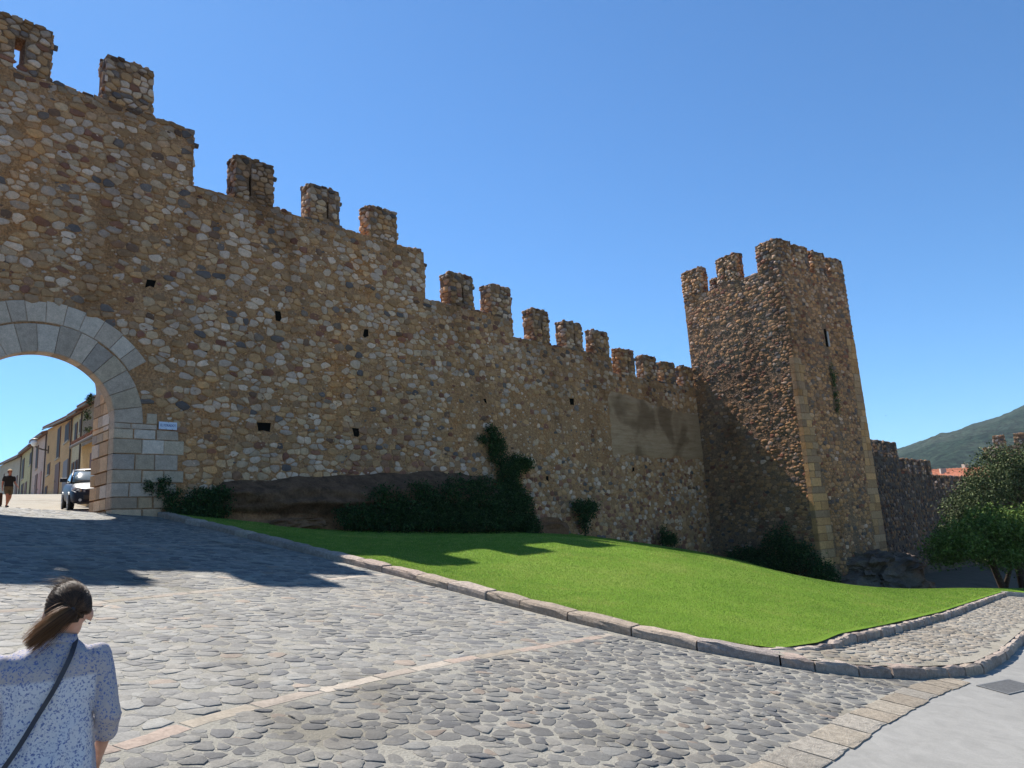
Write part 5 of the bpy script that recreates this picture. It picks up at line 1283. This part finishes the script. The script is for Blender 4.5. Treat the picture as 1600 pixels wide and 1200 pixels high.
def head(mb, c, yaw, s=1.0, tilt=0):
    """local front is +y before yaw; returns function local->body"""
    R_ = Matrix.Rotation(yaw, 3, 'Z') @ Matrix.Rotation(tilt, 3, 'X')
    f = lambda x, y, z: Vector(c) + R_ @ (Vector((x, y, z)) * s)
    t = MB(); ell(t, (0, -.012, .018), .076, .094, .098); ell(t, (0, .022, -.040), .060, .068, .078)
    ell(t, (0, .078, -.085), .026, .022, .020); cap_mesh(t, (0, .088, .012), (0, .108, -.026), .009, .014, 8)
    for sd in (-1, 1): ell(t, (sd * .084, -.012, -.014), .012, .020, .032, 10, 8)
    mb.add([f(*v) for v in t.v], t.f); return f, R_

def woman():
    base = (.775, 2.93, float(plane(.80, 2.93)) - .012); H0 = 1.0
    # body frame: +y = facing (uphill, away from the camera), x = her right hand side
    o = empty('person', base, radians(-14)); tag(o, 'person seen from behind in blue flowered shirt, brown ponytail blowing to the left', 'person')
    sk = skin_mat('woman_skin_mat', (.50, .27, .185)); z = lambda v: v
    hc = (.058, .005, 1.374)
    m = MB()
    ringloft(m, [(0, 0, .74, .150, .115), (0, 0, .82, .165, .12), (0, 0, .92, .145, .105), (0, 0, 1.0, .128, .092), (0, 0, 1.12, .150, .10), (0, -.005, 1.19, .160, .09), (.01, -.005, 1.225, .11, .07)])
    cap_mesh(m, (.015, -.015, 1.19), (.035, -.006, 1.31), .058, .050, 16)
    f, R_ = head(m, hc, radians(4), 1.0, radians(-4))
    A = {1: [(.168, -.01, 1.185), (.232, -.025, .945), (.205, .13, .765)], -1: [(-.168, -.01, 1.175), (-.238, -.02, .94), (-.22, .13, .77)]}
    for s, (sh, el_, wr) in A.items():
        cap_mesh(m, sh, el_, .046, .036, 14); cap_mesh(m, el_, wr, .037, .023, 14); d = Vector(wr) - Vector(el_)
        hand(m, Vector(wr) + d.normalized() * .01, d, -s, .95, (0, 0, 1))
    for s, ky, fy in ((1, .10, .02), (-1, -.06, -.16)):
        cap_mesh(m, (s * .085, 0, .76), (s * .085, ky, .43), .085, .056, 16); cap_mesh(m, (s * .085, ky, .43), (s * .085, fy, .09), .055, .034, 16)
        cap_mesh(m, (s * .085, fy - .02, .045), (s * .09, fy + .13, .035), .036, .030, 12)
    fuse('body', m, sk, o, .009, 3)
    # shirt
    sm, n, l, b = new_mat('flowered_shirt_mat'); tc = node(n, 'ShaderNodeTexCoord'); p = tc.outputs['Object']
    v = node(n, 'ShaderNodeTexVoronoi'); v.inputs['Scale'].default_value = 95; nn = noise_node(n, l, 60, 4, .7, p)
    ad = node(n, 'ShaderNodeVectorMath', operation='MULTIPLY_ADD'); l.new(nn.outputs['Color'], ad.inputs[0]); ad.inputs[1].default_value = (.03, .03, .03); l.new(p, ad.inputs[2]); l.new(ad.outputs[0], v.inputs['Vector'])
    big = noise_node(n, l, 55, 5, .8, p, .8); r1 = ramp(n, l, big.outputs[0], [(.42, (0, 0, 0)), (.52, (1, 1, 1))])
    r0 = ramp(n, l, v.outputs['Distance'], [(.36, (1, 1, 1)), (.50, (0, 0, 0))])
    mk = node(n, 'ShaderNodeMath', operation='MULTIPLY'); l.new(r1.outputs[0], mk.inputs[0]); l.new(r0.outputs[0], mk.inputs[1])
    sepp = node(n, 'ShaderNodeSeparateXYZ'); l.new(p, sepp.inputs[0])
    # sheer cloth: brighter where a pale top is worn under it, pinker above and on the sleeves
    zc = node(n, 'ShaderNodeMapRange'); zc.inputs['From Min'].default_value = 1.115; zc.inputs['From Max'].default_value = 1.13; l.new(sepp.outputs['Z'], zc.inputs['Value'])
    xa = node(n, 'ShaderNodeMath', operation='ABSOLUTE'); l.new(sepp.outputs['X'], xa.inputs[0])
    xm = node(n, 'ShaderNodeMapRange'); xm.inputs['From Min'].default_value = .165; xm.inputs['From Max'].default_value = .175; l.new(xa.outputs[0], xm.inputs['Value'])
    mx = node(n, 'ShaderNodeMath', operation='MAXIMUM'); l.new(zc.outputs[0], mx.inputs[0]); l.new(xm.outputs[0], mx.inputs[1])
    basec = mix(n, l, mx.outputs[0], (.72, .72, .75), (.50, .46, .46)); 
    bl_ = mix(n, l, noise_node(n, l, 9, 3, .5, p).outputs[0], (.12, .21, .52), (.15, .17, .30))
    c = mix(n, l, mk.outputs[0], basec, bl_)
    l.new(c, b.inputs['Base Color']); b.inputs['Roughness'].default_value = .85; b.inputs['Specular IOR Level'].default_value = .15
    wv = noise_node(n, l, 350, 2, .5, p); bump(n, l, b, wv.outputs[0], .25, .001)
    tr = node(n, 'ShaderNodeBsdfTranslucent'); l.new(c, tr.inputs[0]); ms = node(n, 'ShaderNodeMixShader'); ms.inputs[0].default_value = .22
    l.new(b.outputs[0], ms.inputs[1]); l.new(tr.outputs[0], ms.inputs[2]); l.new(ms.outputs[0], n['Material Output'].inputs[0])
    m = MB()
    ringloft(m, [(0, 0, .70, .195, .150), (0, 0, .80, .190, .145), (0, 0, .90, .170, .130), (0, 0, 1.0, .160, .118), (0, -.003, 1.10, .168, .120), (0, -.008, 1.17, .178, .112), (.005, -.008, 1.215, .165, .088), (.015, -.008, 1.245, .10, .070), (.022, -.008, 1.265, .068, .060)], 32)
    for s, (sh, el_, wr) in A.items():
        sh = Vector(sh); el_ = Vector(el_); wr = Vector(wr); q = el_.lerp(wr, .38)
        cap_mesh(m, sh, sh.lerp(el_, .5), .058, .052, 16); cap_mesh(m, sh.lerp(el_, .5), el_, .052, .050, 16); cap_mesh(m, el_, q, .050, .047, 16)
    fuse('shirt', m, sm, o, .008, 4, .008, 9, 3)
    # collar
    m = MB(); V = []; F = []
    nn_ = 28
    for k in range(nn_):
        t = 2 * pi * k / nn_; cx, cy = .024, -.008
        for (r, zz) in ((.066, 1.245), (.064, 1.285), (.072, 1.287), (.080, 1.25)): V.append((cx + r * cos(t), cy + r * .92 * sin(t), zz + .010 * sin(t * 3) * .4 - .01 * sin(t)))
    F = [(k * 4 + a, ((k + 1) % nn_) * 4 + a, ((k + 1) % nn_) * 4 + a + 1, k * 4 + a + 1) for k in range(nn_) for a in range(3)]
    link_mesh('collar', V, F, sm, o, smooth=True, scale=1)
    # trousers, shoes
    jn = plain('dark_jeans_mat', (.03, .04, .07), .9, var=.3, sc=60); m = MB()
    ringloft(m, [(0, 0, .66, .175, .125), (0, 0, .76, .178, .128), (0, 0, .84, .165, .12)])
    for s, ky, fy in ((1, .10, .02), (-1, -.06, -.16)): cap_mesh(m, (s * .088, 0, .72), (s * .085, ky, .43), .095, .066, 16); cap_mesh(m, (s * .085, ky, .43), (s * .085, fy, .13), .066, .052, 16)
    fuse('trousers', m, jn, o, .011, 3, .002, 10, 5)
    m = MB()
    for s, fy in ((1, .02), (-1, -.16)): cap_mesh(m, (s * .085, fy - .02, .05), (s * .09, fy + .14, .04), .046, .038, 12)
    fuse('shoes', m, plain('brown_shoe_mat', (.08, .05, .03), .6), o, .01, 2)
    # face parts
    ew = plain('eye_white_mat', (.7, .68, .65), .3); ir = plain('iris_mat', (.06, .035, .02), .3); lp = plain('lip_mat', (.42, .14, .12), .5)
    for s in (-1, 1):
        e = MB(); ell(e, f(s * .031, .078, .002), .0125, .0125, .0125, 12, 8); eo = e.build('eye', ew, o, scale=1, smooth=True)
        e = MB(); ell(e, f(s * .031, .0865, .002), .006, .006, .006, 10, 6); e.build('iris', ir, eo, scale=1, smooth=True)
    e = MB(); cap_mesh(e, f(-.02, .088, -.055), f(.02, .088, -.055), .006, .006, 8); e.build('mouth', lp, o, scale=1, smooth=True)
    # hair
    hm, n, l, b = new_mat('brown_hair_mat'); a = node(n, 'ShaderNodeAttribute', attribute_name='Col'); l.new(a.outputs['Color'], b.inputs['Base Color']); b.inputs['Roughness'].default_value = .5; b.inputs['Specular IOR Level'].default_value = .3
    cm = MB(); t = MB(); ell(t, (0, -.016, .022), .081, .098, .102, 24, 18)
    cut = lambda v: (v[1] > .055 and v[2] < .045) or (v[2] < -.052 + abs(v[0]) * .55) or (abs(v[0]) > .052 and v[2] < .0 and v[1] > -.030)
    fs = [q for q in t.f if not cut(np.mean([t.v[i] for i in q], axis=0))]
    cap_o = link_mesh('hair_cap', [f(*v) for v in t.v], fs, hm, o, np.tile(np.array([.028, .017, .011]), (len(t.v), 1)), True, scale=1)
    rg = random.Random(5); hv = []; hf = []; hcx = []
    def strand(P, r, c0, c1):
        k0 = len(hv); P = [Vector(p) for p in P]
        for i, p in enumerate(P):
            d = (P[min(i + 1, len(P) - 1)] - P[max(i - 1, 0)]).normalized(); a_ = d.orthogonal().normalized(); b_ = d.cross(a_); tt = i / (len(P) - 1); rr_ = r * (1 - .75 * tt)
            for k in range(3): th = 2 * pi * k / 3; hv.append(p + (a_ * cos(th) + b_ * sin(th)) * rr_); hcx.append([c0[j] * (1 - tt) + c1[j] * tt for j in range(3)])
        for i in range(len(P) - 1):
            for k in range(3): hf.append((k0 + i * 3 + k, k0 + i * 3 + (k + 1) % 3, k0 + (i + 1) * 3 + (k + 1) % 3, k0 + (i + 1) * 3 + k))
    knot = Vector((.004, -.112, .012))
    def surf(th, ph, k=1.0): return Vector((.083 * sin(th) * cos(ph) * k, -.016 + .1 * sin(th) * sin(ph) * k, .022 + .104 * cos(th) * k))
    for i in range(2600):   # combed back to the knot
        th = rg.uniform(.05, 2.15); ph = rg.uniform(0, 2 * pi); p0 = surf(th, ph, 1.0 + rg.uniform(0, .03))
        if cut(p0): continue
        P = []
        for j in range(6):
            tt = j / 5; q = p0.lerp(knot, tt); q2 = q - Vector((0, -.016, .022)); n_ = Vector((q2.x / .083, q2.y / .1, q2.z / .104)); L_ = n_.length
            kk = 1.015 + .05 * sin(tt * pi) + rg.uniform(-.008, .012)
            if L_ < kk: q = Vector((0, -.016, .022)) + q2 * (kk / max(L_, .2))
            P.append(f(*q))
        cc = rg.choice([(.045, .023, .012), (.065, .034, .018), (.03, .016, .009), (.11, .06, .032)]); strand(P, .0011, cc, cc)
    K0 = f(*knot)
    for i in range(1500):   # ponytail, blown to her left
        a1, a2 = rg.gauss(0, 1), rg.gauss(0, 1); L_ = rg.uniform(.10, .195); s0 = .011
        e = K0 + Vector((-.185, -.05, -.150)) * (L_ / .23) + Vector((a1 * .008, a2 * .016, -a1 * .016 - .006 * a2))
        mid = K0.lerp(e, .45) + Vector((a1 * .004, -.018 + a2 * .010, .010 - a1 * .012)); st_ = K0 + Vector((a1 * .006, a2 * .006, -a1 * .008))
        P = [st_ * (1 - t_) ** 2 + mid * 2 * t_ * (1 - t_) + e * t_ ** 2 for t_ in (0, .14, .28, .42, .56, .7, .85, 1)]
        top_ = -a1 > .3; c0 = (.05, .025, .013) if not top_ else (.13, .065, .03); c1 = rg.choice([(.14, .065, .025), (.20, .095, .035), (.08, .035, .016)]) if not top_ else (.36, .18, .075)
        strand(P, .0013, c0, c1)
    for i in range(130):    # loose hair lifted by the wind
        ph = rg.uniform(0, 2 * pi); p0 = surf(rg.uniform(.1, .8), ph, 1.02); L_ = rg.uniform(.03, .085)
        e = p0 + Vector((-L_ * rg.uniform(.4, 1.1), rg.uniform(-.02, .03), L_ * rg.uniform(-.1, .5))); mid = p0.lerp(e, .5) + Vector((rg.uniform(-.01, .01), 0, rg.uniform(.008, .028)))
        strand([f(*(p0 * (1 - t_) ** 2 + mid * 2 * t_ * (1 - t_) + e * t_ ** 2)) for t_ in (0, .25, .5, .75, 1)], .0008, (.05, .03, .018), (.12, .07, .035))
    tag(link_mesh('hair', hv, np.array(hf), hm, o, np.array(hcx), True, scale=1), kind='stuff')
    MB().tube([K0 + Vector((.004, .004, .002)), K0 + Vector((-.012, -.006, -.008))], [.015, .014], 10).build('hair_tie', plain('hair_tie_mat', (.05, .04, .04), .8), o, scale=1, smooth=True)
    ex = MB(); ell(ex, f(.082, -.004, -.052), .005, .005, .005, 8, 6); ex.build('earring', plain('earring_mat', (.25, .25, .28), .3, .8), o, scale=1)
    # shoulder bag: strap over her right shoulder, bag at her left hip
    bo = empty('shoulder_bag', base, radians(-14)); tag(bo, 'dark bag worn on a thin strap across the back of the flowered shirt', 'bag')
    st = plain('dark_strap_mat', (.045, .045, .055), .6); pts = []
    back = [(.085, .07, 1.225), (.092, .0, 1.268), (.086, -.07, 1.245), (.066, -.118, 1.19), (.02, -.142, 1.09), (-.03, -.145, 1.0), (-.085, -.150, .90), (-.135, -.135, .82), (-.19, -.09, .74)]
    front = [(-.205, .06, .75), (-.12, .155, .9), (0, .145, 1.05), (.06, .12, 1.16), (.085, .07, 1.225)]
    def ribbon(P, w_=.009, t_=.0025):
        mb_ = MB(); P = [Vector(p) for p in P]; Q = []
        for i in range(len(P) - 1):
            p_ = [P[max(i - 1, 0)], P[i], P[i + 1], P[min(i + 2, len(P) - 1)]]
            for k in range(6): u = k / 6; Q.append(.5 * ((2 * p_[1]) + (p_[2] - p_[0]) * u + (2 * p_[0] - 5 * p_[1] + 4 * p_[2] - p_[3]) * u * u + (3 * p_[1] - p_[0] - 3 * p_[2] + p_[3]) * u ** 3))
        Q.append(P[-1]); V = []; F = []
        for i, q in enumerate(Q):
            d = (Q[min(i + 1, len(Q) - 1)] - Q[max(i - 1, 0)]).normalized(); nr = Vector((q.x * .5, q.y, .02 + max(0, q.z - 1.2) * 4)).normalized(); sd = d.cross(nr).normalized(); nr = sd.cross(d)
            for a_, b_ in ((-1, -1), (1, -1), (1, 1), (-1, 1)): V.append(q + sd * w_ * a_ + nr * t_ * b_)
        F = [(i * 4 + k, i * 4 + (k + 1) % 4, i * 4 + 4 + (k + 1) % 4, i * 4 + 4 + k) for i in range(len(Q) - 1) for k in range(4)] + [(0, 3, 2, 1), tuple(len(V) - 4 + k for k in range(4))]
        return mb_.add(V, F)
    ribbon(back).build('strap', st, bo, scale=1); ribbon(front).build('strap', st, bo, scale=1)
    bb = MB().obox((-.225, -.01, .65), (1, .05, 0), (0, 1, 0), (0, 0, 1), .045, .13, .095).build('pouch', st, bo, scale=1); md = bb.modifiers.new('b', 'BEVEL'); md.width = .02; md.segments = 3
woman()

def walker():
    xy = (6.66, 31.2); base = (xy[0], xy[1], float(plane(*xy))); o = empty('person', base, radians(180 + 10))
    tag(o, 'person in black t-shirt and olive shorts walking down the street seen through the gate', 'person')
    sk = skin_mat('tanned_skin_mat', (.38, .17, .11)); m = MB()
    # +y is the walking direction; x her right
    ringloft(m, [(0, 0, .84, .155, .11), (0, 0, .95, .165, .12), (0, 0, 1.08, .13, .10), (0, 0, 1.25, .155, .11), (0, 0, 1.36, .165, .10), (0, 0, 1.41, .10, .07)])
    cap_mesh(m, (0, 0, 1.38), (0, .015, 1.49), .052, .048, 12); f, R_ = head(m, (0, .02, 1.575), radians(6), 1.0)
    A = {1: [(.18, 0, 1.345), (.235, -.06, 1.09), (.26, .02, .86)], -1: [(-.18, 0, 1.345), (-.25, -.02, 1.09), (-.31, .13, .93)]}
    for s, (sh, el_, wr) in A.items():
        cap_mesh(m, sh, el_, .046, .036); cap_mesh(m, el_, wr, .036, .024); d = Vector(wr) - Vector(el_); hand(m, wr, d, -s)
    L = {1: [(.09, 0, .86), (.09, .16, .47), (.085, .14, .09)], -1: [(-.09, 0, .86), (-.09, -.02, .46), (-.08, -.28, .16)]}
    for s, (h_, k_, a_) in L.items(): cap_mesh(m, h_, k_, .088, .056); cap_mesh(m, k_, a_, .058, .036)
    cap_mesh(m, (.085, .12, .05), (.085, .27, .04), .036, .03); cap_mesh(m, (-.08, -.30, .12), (-.08, -.19, .045), .036, .03)
    fuse('body', m, sk, o, .012, 3)
    m = MB(); ringloft(m, [(0, 0, .93, .185, .14), (0, 0, 1.05, .17, .13), (0, 0, 1.25, .178, .135), (0, 0, 1.36, .18, .115), (0, 0, 1.405, .12, .09), (0, 0, 1.42, .09, .07)])
    for s, (sh, el_, wr) in A.items(): cap_mesh(m, sh, Vector(sh).lerp(Vector(el_), .5), .062, .062)
    fuse('t_shirt', m, plain('black_cotton_mat', (.012, .013, .016), .9), o, .012, 3, .004, 10)
    m = MB(); ringloft(m, [(0, 0, .78, .185, .14), (0, 0, .88, .18, .135), (0, 0, .98, .16, .12)])
    for s, (h_, k_, a_) in L.items(): cap_mesh(m, h_, Vector(h_).lerp(Vector(k_), .55), .100, .092)
    fuse('shorts', m, plain('olive_cotton_mat', (.10, .085, .055), .9), o, .012, 3, .003, 10)
    m = MB(); cap_mesh(m, (.085, .11, .05), (.085, .28, .042), .046, .04); cap_mesh(m, (-.08, -.31, .12), (-.08, -.18, .05), .046, .04); fuse('shoes', m, plain('dark_shoe_mat', (.04, .04, .06), .7), o, .012, 2)
    t = MB(); ell(t, (0, -.014, .022), .088, .106, .108, 20, 14); cut = lambda v: (v[1] > .05 and v[2] < .05) or v[2] < -.075 or (abs(v[0]) > .05 and v[2] < -.02 and v[1] > 0)
    link_mesh('hair', [f(*v) for v in t.v], [q for q in t.f if not cut(np.mean([t.v[i] for i in q], axis=0))], plain('brown_hair_dull_mat', (.10, .05, .025), .6), o, smooth=True, scale=1)
    t = MB(); ell(t, (0, 0, .05), .093, .108, .085, 20, 14)
    hat = [q for q in t.f if np.mean([t.v[i] for i in q], axis=0)[2] > .055]; link_mesh('cap', [f(*v) for v in t.v], hat, plain('cream_cap_mat', (.7, .58, .38), .8), o, smooth=True, scale=1)
    for s in (-1, 1):
        e = MB(); ell(e, f(s * .031, .078, .002), .0125, .0125, .0125, 8, 6); e.build('eye', plain('eye_dark_mat', (.05, .04, .03), .3), o, scale=1)
    e = MB(); cap_mesh(e, f(-.02, .088, -.055), f(.02, .088, -.055), .006, .006, 6); e.build('mouth', plain('lips_mat', (.35, .1, .08), .5), o, scale=1)
    # wheeled shopping bag pulled at her right hand (left in the picture)
    bx = (xy[0] - .30, xy[1] + .02); bs = (bx[0], bx[1], float(plane(*bx))); g_ = empty('shopping_trolley', bs, radians(10)); tag(g_, 'dark wheeled shopping bag beside the walking person, at the left edge', 'trolley bag')
    dm = plain('dark_canvas_mat', (.05, .03, .022), .9)
    bd = MB().box((-.16, -.12, .10), (.16, .12, .66)).build('bag_body', dm, g_, scale=1); md = bd.modifiers.new('b', 'BEVEL'); md.width = .05; md.segments = 3
    MB().tube([(-.1, .13, .1), (-.1, .15, .85), (.1, .15, .85), (.1, .13, .1)], .012, 6).build('handle', M['iron'], g_, scale=1)
    for s in (-1, 1): MB().tube([(s * .15, .1, .07), (s * .19, .1, .07)], .07, 14).build('wheel', plain('small_tyre_mat', (.02, .02, .02), .8), g_, scale=1)
walker()

# a lone bird far off in the sky
bl_ = (319.7, 96.7, 37.9); bird = empty('bird', bl_); tag(bird, 'tiny dark bird in the sky right of the tower', 'bird')
bmt = plain('dark_feather_mat', (.03, .03, .035), .8)
MB().tube([(-.35, 0, 0), (-.15, 0, .02), (.1, 0, .03), (.35, 0, 0)], [.02, .1, .12, .03], 8).build('body', bmt, bird, scale=1, smooth=True)
for s_ in (-1, 1):
    MB().add([(.16, 0, .06), (-.1, 0, .06), (-.05, s_ * .45, .22), (.14, s_ * .45, .22), (-.12, s_ * 1.0, .1), (.16, 0, .03), (-.1, 0, .03), (-.05, s_ * .45, .2), (.14, s_ * .45, .2)],
             [(0, 1, 2, 3), (3, 2, 4), (5, 8, 7, 6), (8, 4, 7), (0, 3, 8, 5), (1, 6, 7, 2)]).build('wing', bmt, bird, scale=1)

# ------------------------------------------------------------------ haze
HZ = link_mesh('haze', [(x, y, z) for z in (-62, 330) for x, y in ((-120, -2000), (3300, -2000), (3300, 2900), (-120, 2900))],
               [(0, 3, 2, 1), (4, 5, 6, 7), (0, 1, 5, 4), (1, 2, 6, 5), (2, 3, 7, 6), (3, 0, 4, 7)])
hm = bpy.data.materials.new('haze_mat'); hm.use_nodes = True; hn = hm.node_tree; hn.nodes.remove(hn.nodes['Principled BSDF'])
pv = hn.nodes.new('ShaderNodeVolumePrincipled'); pv.inputs['Density'].default_value = .00005; pv.inputs['Color'].default_value = (.75, .85, 1, 1); pv.inputs['Anisotropy'].default_value = .2
hn.links.new(pv.outputs[0], hn.nodes['Material Output'].inputs['Volume']); HZ.data.materials.append(hm); tag(HZ, kind='stuff')
